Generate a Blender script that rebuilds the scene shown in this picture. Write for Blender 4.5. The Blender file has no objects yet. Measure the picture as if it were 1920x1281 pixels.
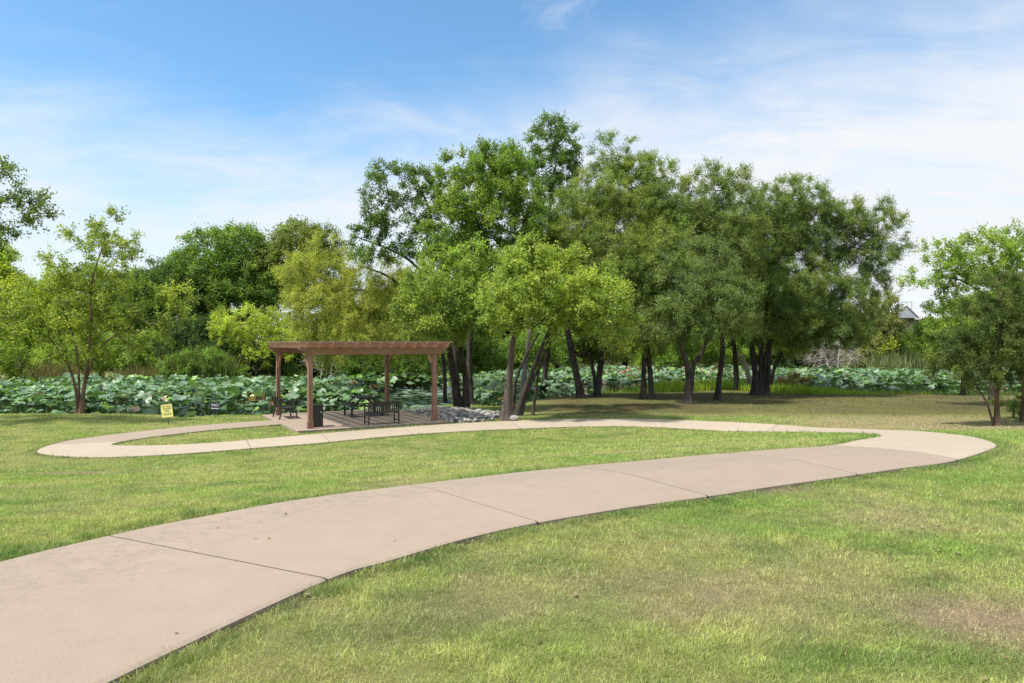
import bpy, math, random, time
import numpy as np
from mathutils import Vector
T0=time.time()
rng=np.random.default_rng(11); random.seed(5)
SC=bpy.context.scene
COL=SC.collection
F=1280.; CX=960.; HY=645.; CH=1.5
WATER=-1.66
# ------------------------------------------------------------------ numbers
def ss(a,b,x):
    t=np.clip((np.asarray(x,float)-a)/(b-a),0,1); return t*t*(3-2*t)
def vnoise(x,y,s=0):
    xi=np.floor(x).astype(np.int64); yi=np.floor(y).astype(np.int64); fx=x-xi; fy=y-yi
    fx=fx*fx*(3-2*fx); fy=fy*fy*(3-2*fy)
    def h(a,b):
        n=(a*374761393+b*668265263+s*974634777)&0x7fffffff
        n=((n^(n>>13))*1274126177)&0x7fffffff
        return ((n^(n>>16))&0xffff)/65535.
    return (h(xi,yi)*(1-fx)+h(xi+1,yi)*fx)*(1-fy)+(h(xi,yi+1)*(1-fx)+h(xi+1,yi+1)*fx)*fy
def fbm(x,y,s=0,o=4):
    r=0;a=.5;t=0
    for k in range(o):
        r=r+a*vnoise(x*2**k+k*17.3,y*2**k-k*9.1,s+k); t+=a; a*=.5
    return r/t
SHORE=[(-60,29),(-34,28.5),(-21,28),(-17,27.6),(-14.4,28),(-13.2,26.6),(-12.5,26.2),(-12.0,27.6),(-11.2,28.6),(-10.4,28.0),
 (-9.4,28.0),(-7.2,29.2),(-5.4,30.4),(-4.8,30.8),(-4.0,32),(-2.6,33.4),(-.7,32),(.57,33.4),(1.5,36),(3.9,38),(5.1,39.5),(7.9,43.2),
 (12,46.5),(16,46.5),(18,42),(20,40.2),(26,39.8),(30,39.6),(45,40),(70,42),
 (70,60),(50,62),(35,64),(20,67),(8,69),(0,60),(-6,53),(-12,50),(-20,48),(-40,46),(-60,46)]
SH=np.array(SHORE,float)
def polydist(P,Q):
    """signed distance (inside positive) of points P to polygon Q"""
    P=np.asarray(P,float); d=np.full(len(P),1e9); ins=np.zeros(len(P),bool)
    for i in range(len(Q)):
        a=Q[i]; b=Q[(i+1)%len(Q)]; ab=b-a
        t=np.clip(((P-a)@ab)/(ab@ab),0,1)
        d=np.minimum(d,np.hypot(*(P-a-t[:,None]*ab).T))
        c=((a[1]>P[:,1])!=(b[1]>P[:,1]))
        with np.errstate(divide='ignore',invalid='ignore'):
            xx=(b[0]-a[0])*(P[:,1]-a[1])/(b[1]-a[1]+1e-12)+a[0]
        ins^=c&(P[:,0]<xx)
    return np.where(ins,d,-d)
def base_h(x,y):
    x=np.asarray(x,float); y=np.asarray(y,float)
    a=np.interp(x,[-8,-4,0,6,12],[4.5,5.5,7.3,9.5,9.5]); b=np.interp(x,[-8,0,6,14],[16.,19.,22.,24.])
    t=np.clip((y-a)/(b-a),0,1)
    z=-1.35*(.6*t+.4*t*t*(3-2*t))
    z=z+1.6*ss(72,110,y)+3*ss(110,400,y)
    z=z-.12*ss(26.5,30,y)*(1-ss(0,4,x))            # gentle fall to the pond
    z=z+.18*np.exp(-((x-6)/9)**2-((y-33)/5)**2)    # swell under the grove
    z=z+.22*np.exp(-((x+18)/6)**2-((y-24.5)/2.5)**2)
    z=z+.03*(fbm(x*.35,y*.35,3)-.5)*ss(26,32,y)
    return z
def terr(x,y,pond=None):
    z=base_h(x,y)
    if pond is None: pond=polydist(np.stack([np.ravel(x),np.ravel(y)],1),SH).reshape(np.shape(x))
    return z-(z+2.5)*ss(-.5,1.6,pond)
def th(x,y): return float(terr(np.array([x]),np.array([y]))[0])
def P3(px,py,Z): return np.array([(px-CX)/F*Z,Z,CH+(HY-py)/F*Z])
# ------------------------------------------------------------------ mesh helpers
def mesh_np(name,V,Fq,mat=None,parent=None,col=None,smooth=False,attr='tint'):
    V=np.asarray(V,np.float32)
    lists=Fq if isinstance(Fq,(list,tuple)) else [Fq]
    me=bpy.data.meshes.new(name); me.vertices.add(len(V)); me.vertices.foreach_set('co',V.ravel())
    L=np.concatenate([np.asarray(f,np.int32).ravel() for f in lists]); st=[];o=0
    for f in lists:
        n,k=np.shape(f); st.append(o+np.arange(n)*k); o+=n*k
    st=np.concatenate(st).astype(np.int32)
    me.loops.add(len(L)); me.loops.foreach_set('vertex_index',L)
    me.polygons.add(len(st)); me.polygons.foreach_set('loop_start',st)
    me.update(calc_edges=True)
    me.polygons.foreach_set('use_smooth',np.full(len(st),bool(smooth)))
    if col is not None:
        c=np.ones((len(V),4),np.float32); c[:,:col.shape[1]]=col
        at=me.attributes.new(attr,'FLOAT_COLOR','POINT'); at.data.foreach_set('color',c.ravel())
    o=bpy.data.objects.new(name,me); COL.objects.link(o)
    if mat: me.materials.append(mat)
    if parent: o.parent=parent
    return o
class MB:
    def __init__(s): s.v=[];s.f={};s.n=0
    def add(s,V,*Fs):
        for Fa in Fs:
            Fa=np.asarray(Fa); s.f.setdefault(Fa.shape[1],[]).append(Fa+s.n)
        s.v.append(np.asarray(V,float)); s.n+=len(V)
    def box(s,c,d,rz=0,M=None,bev=0.):
        d=np.array(d)/2.; 
        V=np.array([[x,y,z] for z in(-1,1) for y in(-1,1) for x in(-1,1)],float)*d
        if bev>0:
            # chamfered box: 24 verts
            vs=[];fs4=[];
            for ax in range(3):
                for sg in(-1,1):
                    o=[a for a in range(3) if a!=ax]; q=[]
                    for (u,w) in((-1,-1),(1,-1),(1,1),(-1,1)):
                        p=[0,0,0]; p[ax]=sg*d[ax]; p[o[0]]=u*(d[o[0]]-bev); p[o[1]]=w*(d[o[1]]-bev); q.append(len(vs)); vs.append(p)
                    fs4.append(q)
            vs=np.array(vs)
            from itertools import product
            tri=[];quad=list(fs4)
            def idx(ax,sg,u,w):
                k=(ax*2+(sg>0))*4; return k+[(-1,-1),(1,-1),(1,1),(-1,1)].index((u,w))
            for sx,sy,sz in product((-1,1),repeat=3):
                tri.append([idx(0,sx,sy,sz),idx(1,sy,sx,sz),idx(2,sz,sx,sy)])
            for a,b in((0,1),(0,2),(1,2)):
                c3=3-a-b
                for sa,sb in product((-1,1),repeat=2):
                    def g(ax,sg,oth,so,e):
                        o=[k for k in range(3) if k!=ax]; vals={oth:so,c3:e}; return idx(ax,sg,vals[o[0]],vals[o[1]])
                    quad.append([g(a,sa,b,sb,-1),g(a,sa,b,sb,1),g(b,sb,a,sa,1),g(b,sb,a,sa,-1)])
            V=vs; Fs=[np.array(quad),np.array(tri)]
        else:
            Fs=[np.array([[0,2,3,1],[4,5,7,6],[0,1,5,4],[2,6,7,3],[0,4,6,2],[1,3,7,5]])]
        if rz:
            cc,sn=math.cos(rz),math.sin(rz); R=np.array([[cc,-sn,0],[sn,cc,0],[0,0,1]]); V=V@R.T
        if M is not None: V=V@np.asarray(M).T
        s.add(V+np.array(c,float),*Fs)
    def bar(s,a,b,w,h=None,up=(0,0,1)):
        a=np.array(a,float);b=np.array(b,float);d=b-a;L=np.linalg.norm(d);z=d/L
        x=np.cross(up,z); 
        if np.linalg.norm(x)<1e-4:x=np.cross((0,1,0),z)
        x/=np.linalg.norm(x);y=np.cross(z,x)
        s.box((a+b)/2,(w,h or w,L),M=np.stack([x,y,z],1))
    def tube(s,pts,r,n=8,caps=True):
        V,Fq=tube_np(np.array(pts,float),np.broadcast_to(np.asarray(r,float),(len(pts),)),n)
        s.add(V,Fq)
        if caps:
            m=len(pts)
            c=np.array([pts[0],pts[-1]],float); b=s.n; s.v.append(c); s.n+=2
            i=np.arange(n); j=(i+1)%n; o=b-m*n
            s.f.setdefault(3,[]).append(np.stack([o+j,o+i,np.full(n,b)],1)); k=o+(m-1)*n
            s.f[3].append(np.stack([k+i,k+j,np.full(n,b+1)],1))
    def poly(s,V,Fs):
        by={}
        for f in Fs: by.setdefault(len(f),[]).append(f)
        s.add(V,*[np.array(x) for x in by.values()])
    def prism(s,outline,axis_u,axis_v,axis_w,o,t):
        """outline 2-D points in u,v; extruded t along w"""
        u=np.array(axis_u,float);v=np.array(axis_v,float);w=np.array(axis_w,float);o=np.array(o,float);n=len(outline)
        A=[o+p[0]*u+p[1]*v-w*t/2 for p in outline];B=[o+p[0]*u+p[1]*v+w*t/2 for p in outline]
        s.poly(np.array(A+B),[list(range(n))[::-1],list(range(n,2*n))]+[[i,(i+1)%n,(i+1)%n+n,i+n] for i in range(n)])
    def build(s,name,mat,parent=None,smooth=False,bevel=0):
        V=np.concatenate(s.v); Fs=[np.concatenate(x) for x in s.f.values()]
        o=mesh_np(name,V,Fs,mat,parent,smooth=smooth)
        if bevel:
            m=o.modifiers.new('b','BEVEL'); m.width=bevel; m.segments=2; m.limit_method='ANGLE'
        return o
def tube_np(p,r,n=8,flat=0):
    m=len(p); t=np.gradient(p,axis=0); t/=np.linalg.norm(t,axis=1)[:,None]+1e-9
    ref=np.array([0.13,1,.07]) if abs(t[0][1])<.8 else np.array([1,.1,0.])
    V=[]
    a=np.arange(n)/n*2*np.pi
    x=np.cross(ref,t[0]);x/=np.linalg.norm(x)
    for i in range(m):
        x=x-t[i]*(x@t[i]);x/=np.linalg.norm(x)+1e-9;y=np.cross(t[i],x)
        rr=r[i] if np.ndim(r[i]) else r[i]
        V.append(p[i]+np.outer(np.cos(a)*rr,x)+np.outer(np.sin(a)*rr,y))
    V=np.concatenate(V); i=np.arange(m-1)[:,None]*n; j=np.arange(n)[None]; k=(j+1)%n
    return V,np.stack([i+j,i+k,i+k+n,i+j+n],-1).reshape(-1,4)
def tag(o,label,cat,group=None,kind=None):
    if label:o['label']=label
    if cat:o['category']=cat
    if group:o['group']=group
    if kind:o['kind']=kind
    return o
def empty(name,loc,rz=0):
    o=bpy.data.objects.new(name,None);COL.objects.link(o);o.location=loc;o.rotation_euler=(0,0,rz);o.empty_display_size=.2;return o
# ------------------------------------------------------------------ materials
def mat(name):
    m=bpy.data.materials.new(name);m.use_nodes=True;nt=m.node_tree;return m,nt,nt.nodes['Principled BSDF']
def N(nt,t,**k):
    n=nt.nodes.new(t)
    for a,b in k.items():
        if a.startswith('_'): n.inputs[a[1:].replace('_',' ')].default_value=b
        else: setattr(n,a,b)
    return n
def link(nt,a,b): nt.links.new(a,b)
def noise(nt,scale,detail=4,rough=.55,coord=None,obj=True,stretch=None):
    tc=N(nt,'ShaderNodeTexCoord'); src=tc.outputs['Object'] 
    if stretch:
        mp=N(nt,'ShaderNodeMapping');mp.inputs['Scale'].default_value=stretch;link(nt,src,mp.inputs['Vector']);src=mp.outputs['Vector']
    n=N(nt,'ShaderNodeTexNoise');n.inputs['Scale'].default_value=scale;n.inputs['Detail'].default_value=detail;n.inputs['Roughness'].default_value=rough
    link(nt,src,n.inputs['Vector']);return n.outputs['Fac']
def ramp(nt,fac,stops):
    r=N(nt,'ShaderNodeValToRGB');e=r.color_ramp.elements
    while len(e)<len(stops):e.new(.5)
    for k,(p,c) in enumerate(stops):e[k].position=p;e[k].color=(*c,1)
    link(nt,fac,r.inputs['Fac']);return r.outputs['Color']
def mix(nt,f,a,b,mode='MIX'):
    m=N(nt,'ShaderNodeMix',data_type='RGBA',blend_type=mode)
    for s,v in((0,f),(6,a),(7,b)):
        if hasattr(v,'links'):link(nt,v,m.inputs[s])
        else:m.inputs[s].default_value=v if s==0 else (*v,1)
    return m.outputs[2]
def bump(nt,b,h,st=.3,dist=.02):
    n=N(nt,'ShaderNodeBump');n.inputs['Strength'].default_value=st;n.inputs['Distance'].default_value=dist
    link(nt,h,n.inputs['Height']);link(nt,n.outputs['Normal'],b.inputs['Normal'])
def leafmat(name,trans=.35,rough=.5,spec=.35,tmul=(1.25,1.3,.6)):
    m,nt,b=mat(name);at=N(nt,'ShaderNodeAttribute',attribute_name='tint')
    link(nt,at.outputs['Color'],b.inputs['Base Color']);b.inputs['Roughness'].default_value=rough
    b.inputs['Specular IOR Level'].default_value=spec
    tr=N(nt,'ShaderNodeBsdfTranslucent');c=mix(nt,1.,at.outputs['Color'],tmul,'MULTIPLY');link(nt,c,tr.inputs['Color'])
    mx=N(nt,'ShaderNodeMixShader');mx.inputs[0].default_value=trans
    link(nt,b.outputs[0],mx.inputs[1]);link(nt,tr.outputs[0],mx.inputs[2]);link(nt,mx.outputs[0],nt.nodes['Material Output'].inputs['Surface']);return m
M_LEAF=leafmat('leaf',.5)
M_LOTUS=leafmat('lotus leaf',.22,.42,.5,(1.2,1.35,.6))
M_GRASS=leafmat('grass blade',.35,.55,.25)
def barkmat(name,c1,c2,s=6):
    m,nt,b=mat(name);f=noise(nt,s,8,.7,stretch=(1,1,.16));c=ramp(nt,f,[(.36,c1),(.62,c2)])
    l=noise(nt,2.2,4);c=mix(nt,ramp(nt,l,[(.45,(0,0,0)),(.75,(.6,.6,.6))]),c,tuple(x*1.5 for x in c2))
    link(nt,c,b.inputs['Base Color']);b.inputs['Roughness'].default_value=.92;b.inputs['Specular IOR Level'].default_value=.2
    bump(nt,b,f,.9,.03);return m
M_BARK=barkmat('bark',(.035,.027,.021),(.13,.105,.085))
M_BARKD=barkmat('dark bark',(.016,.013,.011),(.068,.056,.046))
M_BARKP=barkmat('pale bark',(.11,.095,.08),(.34,.30,.26))
M_BARKR=barkmat('reddish bark',(.05,.03,.02),(.2,.125,.085))
M_DEAD=barkmat('dead wood',(.22,.19,.16),(.52,.46,.39))
def simple(name,c,rough=.5,metal=0,spec=.5,ns=None,amt=.25,bs=0):
    m,nt,b=mat(name)
    f=noise(nt,ns or 12,5);cc=ramp(nt,f,[(.3,tuple(x*(1-amt) for x in c)),(.7,tuple(min(1,x*(1+amt)) for x in c))])
    link(nt,cc,b.inputs['Base Color']);b.inputs['Roughness'].default_value=rough;b.inputs['Metallic'].default_value=metal;b.inputs['Specular IOR Level'].default_value=spec
    if bs: bump(nt,b,f,bs,.01)
    return m
M_BLACK=simple('black coated metal',(.014,.015,.016),.38)
M_BLACKP=simple('black recycled plastic',(.02,.022,.022),.5,bs=.1)
def woodmat(name,c1,c2,stretch):
    m,nt,b=mat(name);f=noise(nt,3,8,.65,stretch=stretch);c=ramp(nt,f,[(.3,c1),(.7,c2)])
    g=noise(nt,1.3,3);c=mix(nt,ramp(nt,g,[(.4,(0,0,0)),(.8,(.5,.5,.5))]),c,(.28,.2,.16))
    link(nt,c,b.inputs['Base Color']);b.inputs['Roughness'].default_value=.75;bump(nt,b,f,.25,.01);return m
M_POST=woodmat('stained post wood',(.15,.068,.042),(.36,.18,.115),(9,9,.6))
M_BEAM=woodmat('stained beam wood',(.15,.07,.042),(.37,.185,.115),(.6,9,9))
M_RAFT=woodmat('stained rafter wood',(.18,.085,.05),(.43,.225,.135),(9,.6,9))
M_SLAT=woodmat('weathered slat wood',(.2,.13,.09),(.46,.34,.25),(.6,9,9))
# concrete
def concrete(name,cA,cB,stain):
    m,nt,b=mat(name);at=N(nt,'ShaderNodeAttribute',attribute_name='tint')
    sx=N(nt,'ShaderNodeSeparateColor');link(nt,at.outputs['Color'],sx.inputs[0])
    c=mix(nt,sx.outputs[0],cA,cB)
    v=N(nt,'ShaderNodeMath',operation='MULTIPLY_ADD');v.inputs[1].default_value=.07;v.inputs[2].default_value=.965;link(nt,sx.outputs[1],v.inputs[0])
    vm=N(nt,'ShaderNodeCombineColor')
    for k in range(3):link(nt,v.outputs[0],vm.inputs[k])
    c=mix(nt,1.,c,vm.outputs[0],'MULTIPLY')
    f1=noise(nt,.55,6,.65);f2=noise(nt,3.5,8,.75);f3=noise(nt,70,5,.8);f4=noise(nt,16,6,.8)
    c=mix(nt,1.,c,ramp(nt,f1,[(.3,(.95,.95,.95)),(.7,(1.05,1.045,1.04))]),'MULTIPLY')
    c=mix(nt,1.,c,ramp(nt,f2,[(.3,(.93,.92,.91)),(.7,(1.04,1.04,1.04))]),'MULTIPLY')
    c=mix(nt,1.,c,ramp(nt,f3,[(.3,(.80,.79,.78)),(.58,(1.05,1.05,1.05))]),'MULTIPLY')
    # worn dark specks where attribute b is high
    sp=ramp(nt,f4,[(.50,(0,0,0)),(.58,(1,1,1))]);spk=N(nt,'ShaderNodeSeparateColor');link(nt,sp,spk.inputs[0])
    fm=ramp(nt,f3,[(.45,(0,0,0)),(.58,(1,1,1))]);fmk=N(nt,'ShaderNodeSeparateColor');link(nt,fm,fmk.inputs[0])
    mu=N(nt,'ShaderNodeMath',operation='MULTIPLY');link(nt,spk.outputs[0],mu.inputs[0]);link(nt,sx.outputs[2],mu.inputs[1])
    mu3=N(nt,'ShaderNodeMath',operation='MULTIPLY_ADD');mu3.inputs[1].default_value=.6;mu3.inputs[2].default_value=.04;link(nt,fmk.outputs[0],mu3.inputs[0])
    mu2=N(nt,'ShaderNodeMath',operation='MULTIPLY');link(nt,mu.outputs[0],mu2.inputs[0]);link(nt,mu3.outputs[0],mu2.inputs[1])
    c=mix(nt,mu2.outputs[0],c,stain)
    st=noise(nt,1.1,6,.7);
    c=mix(nt,1.,c,ramp(nt,st,[(.60,(1,1,1)),(.75,(.9,.87,.84))]),'MULTIPLY')
    link(nt,c,b.inputs['Base Color']);b.inputs['Roughness'].default_value=.9;b.inputs['Specular IOR Level'].default_value=.25
    bump(nt,b,f3,.35,.004);return m
M_CONC=concrete('concrete',(.258,.206,.162),(.345,.292,.225),(.12,.10,.09))
M_SLAB=concrete('slab concrete',(.29,.232,.182),(.29,.232,.182),(.14,.11,.09))
# ground
m,nt,b=mat('lawn soil');at=N(nt,'ShaderNodeAttribute',attribute_name='tint')
f=noise(nt,9,8,.75);f2=noise(nt,60,5,.8)
c=mix(nt,1.,at.outputs['Color'],ramp(nt,f,[(.3,(.72,.74,.7)),(.7,(1.22,1.2,1.15))]),'MULTIPLY')
c=mix(nt,1.,c,ramp(nt,f2,[(.3,(.7,.7,.7)),(.7,(1.25,1.25,1.2))]),'MULTIPLY')
link(nt,c,b.inputs['Base Color']);b.inputs['Roughness'].default_value=1;b.inputs['Specular IOR Level'].default_value=.1;bump(nt,b,f2,.8,.03);M_GROUND=m
m,nt,b=mat('pond water');b.inputs['Base Color'].default_value=(.012,.02,.012,1);b.inputs['Roughness'].default_value=.08
f=noise(nt,6,3);bump(nt,b,f,.06,.02);M_WATER=m
# ------------------------------------------------------------------ path plan
PI_=[(-5.3,-.6),(-4.5,2.0),(-3.72,4.15),(-3.13,5.26),(-2.59,5.93),(-1.81,6.75),(-1.13,7.33),(-.1,8.12),(.77,8.72),(1.74,9.28),(2.75,9.86),(4.0,10.45),(5.09,10.9),(6.28,12.3),
 (7.6,14.2),(8.75,16.2),(9.5,18.0),(9.75,19.5),(9.1,20.9),(8.03,21.65),(6.2,22.65),(4.41,23.4),(2.56,23.4),(.72,22.94),(-1.05,22.37),(-2.71,21.6),(-4.18,20.6),(-5.48,19.55),
 (-6.79,18.7),(-7.9,17.97),(-9.0,17.38),(-10.3,17.08),(-11.67,17.36),(-12.65,18.2),(-12.95,19.9),(-12.2,21.5),(-11.0,23.05),(-9.8,24.2),(-8.68,25.25)]
PO_=[(-3.4,-1.6),(-2.45,1.2),(-1.75,3.0),(-1.15,4.28),(-.83,4.66),(-.33,5.2),(.22,5.65),(1.1,6.2),(1.91,6.62),(2.75,7.1),(3.6,7.55),(4.6,8.1),(5.71,8.72),(7.25,10.2),
 (8.75,12.8),(10.2,15.7),(11.35,18.4),(11.7,20.3),(11.0,22.2),(9.3,23.9),(6.9,25.0),(4.82,25.6),(2.7,25.7),(.5,25.15),(-1.6,24.4),(-3.3,23.45),(-4.9,22.4),(-6.25,21.35),
 (-7.55,20.3),(-8.55,19.55),(-9.55,19.12),(-10.5,19.02),(-11.1,19.08),(-11.32,19.4),(-11.25,19.95),(-10.85,20.9),(-9.9,22.2),(-8.95,23.1),(-8.05,23.98)]
def catmull(P,k):
    P=np.array(P,float);Q=np.vstack([2*P[0]-P[1],P,2*P[-1]-P[-2]]);out=[]
    for i in range(len(P)-1):
        p0,p1,p2,p3=Q[i:i+4]
        for t in np.arange(k)/k:
            out.append(.5*((2*p1)+(-p0+p2)*t+(2*p0-5*p1+4*p2-p3)*t*t+(-p0+3*p1-3*p2+p3)*t**3))
    out.append(P[-1]);return np.array(out)
KP=12
EI=catmull(PI_,KP);EO=catmull(PO_,KP);NP=len(EI)
# the loop is too tight on its inside for the spline: keep it simple
# slab
SB=np.array([-6.86,21.83]);EX=np.array([.86,.51]);EX/=np.linalg.norm(EX);EY=np.array([-EX[1],EX[0]])
SLX,SLY=5.35,5.75; SZ=-1.28
def S2(u,v): return SB+u*EX+v*EY
SLABP=np.array([S2(0,0),S2(SLX,0),S2(SLX,SLY),S2(0,SLY)])
PATHP=np.vstack([EI,EO[::-1]])
def onpath(P):
    """>0 inside path; path polygon self-touches nowhere"""
    return polydist(P,PATHP[::2])
# ------------------------------------------------------------------ terrain
def gridlines(segs):
    o=[segs[0][0]]
    for a,b,s in segs:
        n=max(1,int(round((b-a)/s)));o+=list(a+(b-a)*(np.arange(n)+1)/n)
    return np.array(o)
gx=gridlines([(-600,-200,80),(-200,-60,10),(-60,-24,1.5),(-24,-14,.5),(-14,14,.25),(14,26,.5),(26,60,1.5),(60,200,10),(200,600,80)])
gy=gridlines([(-60,-10,8),(-10,0,1),(0,30,.25),(30,50,.4),(50,80,1),(80,140,5),(140,700,60)])
X,Y=np.meshgrid(gx,gy);pd=polydist(np.stack([X.ravel(),Y.ravel()],1),SH)
def dryness(x,y):
    d=.22*ss(.45,.75,fbm(x*.9,y*1.3,21))*ss(30,8,y)
    for (cx,cy,rx,ry,a) in ((2.55,3.72,.42,.30,.95),(2.9,3.5,.4,.3,.4),(.9,3.78,.22,.13,.5),(3.2,5.65,.5,.25,.35),(2.6,7.0,.55,.16,.8),(1.23,4.09,.14,.07,.6),(1.25,4.2,.6,.4,.35),(3.1,5.9,.9,.35,.2),(3.9,4.6,.7,.4,.15),(-.1,3.9,.7,.3,.35),(-.25,4.35,.12,.1,.6),(-9,14.2,.9,.35,.8),(-2.3,10.5,1.5,.3,.3),(.5,12,2,.4,.3)):
        d=d+a*np.exp(-((x-cx)/rx)**2-((y-cy)/ry)**2)
    # worn ground under grove and cedar; the grove's mask also carries painted tree shade
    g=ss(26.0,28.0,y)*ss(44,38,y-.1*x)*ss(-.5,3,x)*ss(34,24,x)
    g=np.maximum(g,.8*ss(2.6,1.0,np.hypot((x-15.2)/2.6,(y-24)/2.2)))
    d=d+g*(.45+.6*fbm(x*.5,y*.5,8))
    return np.clip(d,0,1)
def lawncol(x,y,r=None):
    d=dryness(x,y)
    n=fbm(x*.8,y*.8,31); n2=fbm(x*.18,y*.25,41)
    A=np.array([.235,.345,.075]);B=np.array([.37,.40,.13]);Dc=np.array([.44,.345,.22]);G=np.array([.11,.21,.045])
    n3=fbm(x*3.3,y*3.3,91,3);k=np.clip(1.6*(n2-.5)+.5+1.6*(n-.5)+1.7*(n3-.5),0,1)[...,None]
    c=A*(1-k)+B*k
    k=np.clip(k+.9*(fbm(x*.3,y*1.7,57)-.5)[...,None]+.8*(fbm(x*8,y*8,58,2)-.5)[...,None],0,1)
    g=(ss(.52,.70,fbm(x*2.2+50,y*2.8,51))*.6)[...,None]
    c=c*(1-g)+G*g
    d=d[...,None]
    # the grove's soil is browner than straw, darkened further to stand for tree shade
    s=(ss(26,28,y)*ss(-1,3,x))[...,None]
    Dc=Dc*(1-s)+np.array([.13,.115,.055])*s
    return c*(1-d)+Dc*d
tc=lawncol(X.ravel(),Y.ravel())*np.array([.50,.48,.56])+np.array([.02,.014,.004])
inp=onpath(np.stack([X.ravel(),Y.ravel()],1))
edge=ss(-.12,0,inp)[:,None]; tc=tc*(1-edge)+np.array([.05,.038,.026])*edge
pf=ss(-.3,.6,pd)[:,None];tc=tc*(1-pf)+np.array([.025,.022,.012])*pf
far=ss(66,75,Y.ravel())[:,None];tc=tc*(1-far)+np.array([.045,.05,.02])*far
Zt=terr(X,Y,pd.reshape(X.shape))
Zt=Zt-.03*ss(0,.3,inp).reshape(X.shape)
slp=polydist(np.stack([X.ravel(),Y.ravel()],1),SLABP).reshape(X.shape); Zt=np.where(slp>-.3,np.minimum(Zt,-1.37),Zt)
ny,nx=X.shape;i=np.arange(ny-1)[:,None]*nx+np.arange(nx-1)[None]
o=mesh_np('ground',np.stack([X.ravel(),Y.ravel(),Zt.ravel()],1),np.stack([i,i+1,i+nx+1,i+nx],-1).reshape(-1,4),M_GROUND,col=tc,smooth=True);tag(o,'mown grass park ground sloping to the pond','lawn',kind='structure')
# water
W=MB();W.add(np.array([[-75,24,WATER],[85,24,WATER],[85,74,WATER],[-75,74,WATER]]),np.array([[0,1,2,3]]))
tag(W.build('water',M_WATER),'dark pond water under the lotus leaves','water',kind='structure')
# ------------------------------------------------------------------ path mesh
def path_mesh():
    L=np.r_[0,np.cumsum(np.hypot(*np.diff((EI+EO)/2,axis=0).T))]
    joints=[3*KP,6*KP,8*KP,int(10.4*KP),12*KP,int(19.0*KP),int(23.3*KP),int(25.3*KP),int(26.9*KP),int(28.3*KP),int(33.6*KP)]
    cuts=[0]+joints+[NP-1];mb=[];V=[];Fa=[];C=[];n0=0
    u=np.array([0,.006,.02,.1,.25,.4,.5,.6,.75,.9,.98,.994,1]);drop=np.array([-.14,-.010,0,0,0,0,0,0,0,0,0,-.010,-.14])
    for s in range(len(cuts)-1):
        a,b=cuts[s],cuts[s+1];ids=np.arange(a,b+1);I=EI[ids].copy();O=EO[ids].copy()
        g=.008
        for E_ in(I,O):
            if s>0:
                d=E_[1]-E_[0];E_[0]=E_[0]+d/np.linalg.norm(d)*g
            if s<len(cuts)-2:
                d=E_[-2]-E_[-1];E_[-1]=E_[-1]+d/np.linalg.norm(d)*g
        lip=.0006*random.uniform(-1,1)
        W_=I[:,None]*(1-u[None,:,None])+O[:,None]*u[None,:,None]
        z=base_h(W_[...,0],W_[...,1])+.028+drop+lip
        v=np.concatenate([W_,z[...,None]],-1)
        m,k=z.shape
        # end walls
        e0=v[0].copy();e0[:,2]-=.12;e1=v[-1].copy();e1[:,2]-=.12
        vv=np.concatenate([e0[None],v,e1[None]]);m+=2
        i=np.arange(m-1)[:,None]*k+np.arange(k-1)[None]
        V.append(vv.reshape(-1,3));Fa.append(np.stack([i,i+1,i+k+1,i+k],-1).reshape(-1,4)+n0);n0+=m*k
        tone=(0. if s<5 else 1.) if s<len(cuts)-2 else .15
        tn=tone+ (random.uniform(-.08,.08))
        c=np.zeros((m,k,3));c[...,0]=np.clip(tn,0,1);c[...,1]=random.random()
        yy=vv[...,1];xx=vv[...,0]
        uu=np.broadcast_to(np.r_[u][None],(m,k))
        w=np.exp(-((uu-.22)/.16)**2)*ss(11,6,yy)*ss(-3.9,-3.2,xx)+.65*np.exp(-((xx+2.7)/.7)**2-((yy-4.6)/.6)**2)+.6*np.exp(-((uu-.12)/.1)**2)*ss(9,6,yy)
        c[...,2]=np.clip(w+.06,0,1)
        C.append(c.reshape(-1,3))
    FV=[];nf=0
    for jn in joints:
        I0,O0=EI[jn],EO[jn];t=(EI[jn+1]-EI[jn-1]);t/=np.linalg.norm(t);t2=(EO[jn+1]-EO[jn-1]);t2/=np.linalg.norm(t2);hw=.0095;uu=np.linspace(.004,.996,12)[:,None]
        A_=(I0-t*hw)*(1-uu)+(O0-t2*hw)*uu;B_=(I0+t*hw)*(1-uu)+(O0+t2*hw)*uu
        za=base_h(A_[:,0],A_[:,1])+.0225;zb=base_h(B_[:,0],B_[:,1])+.0225
        FV.append(np.concatenate([np.c_[A_,za],np.c_[B_,zb]]));nf+=1
    j=np.arange(11);q=np.stack([j,j+1,j+13,j+12],1)
    fo=mesh_np('path_joint_filler',np.concatenate(FV),np.concatenate([q+24*k for k in range(nf)]),simple('dark joint filler',(.035,.027,.02),.95));tag(fo,'dark filler in the joints of the concrete path','path joints',kind='structure')
    o=mesh_np('path',np.concatenate(V),np.concatenate(Fa),M_CONC,col=np.concatenate(C),smooth=False)
    tag(o,'tan concrete footpath curving in an S across the lawn','path',kind='structure')
path_mesh()
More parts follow.
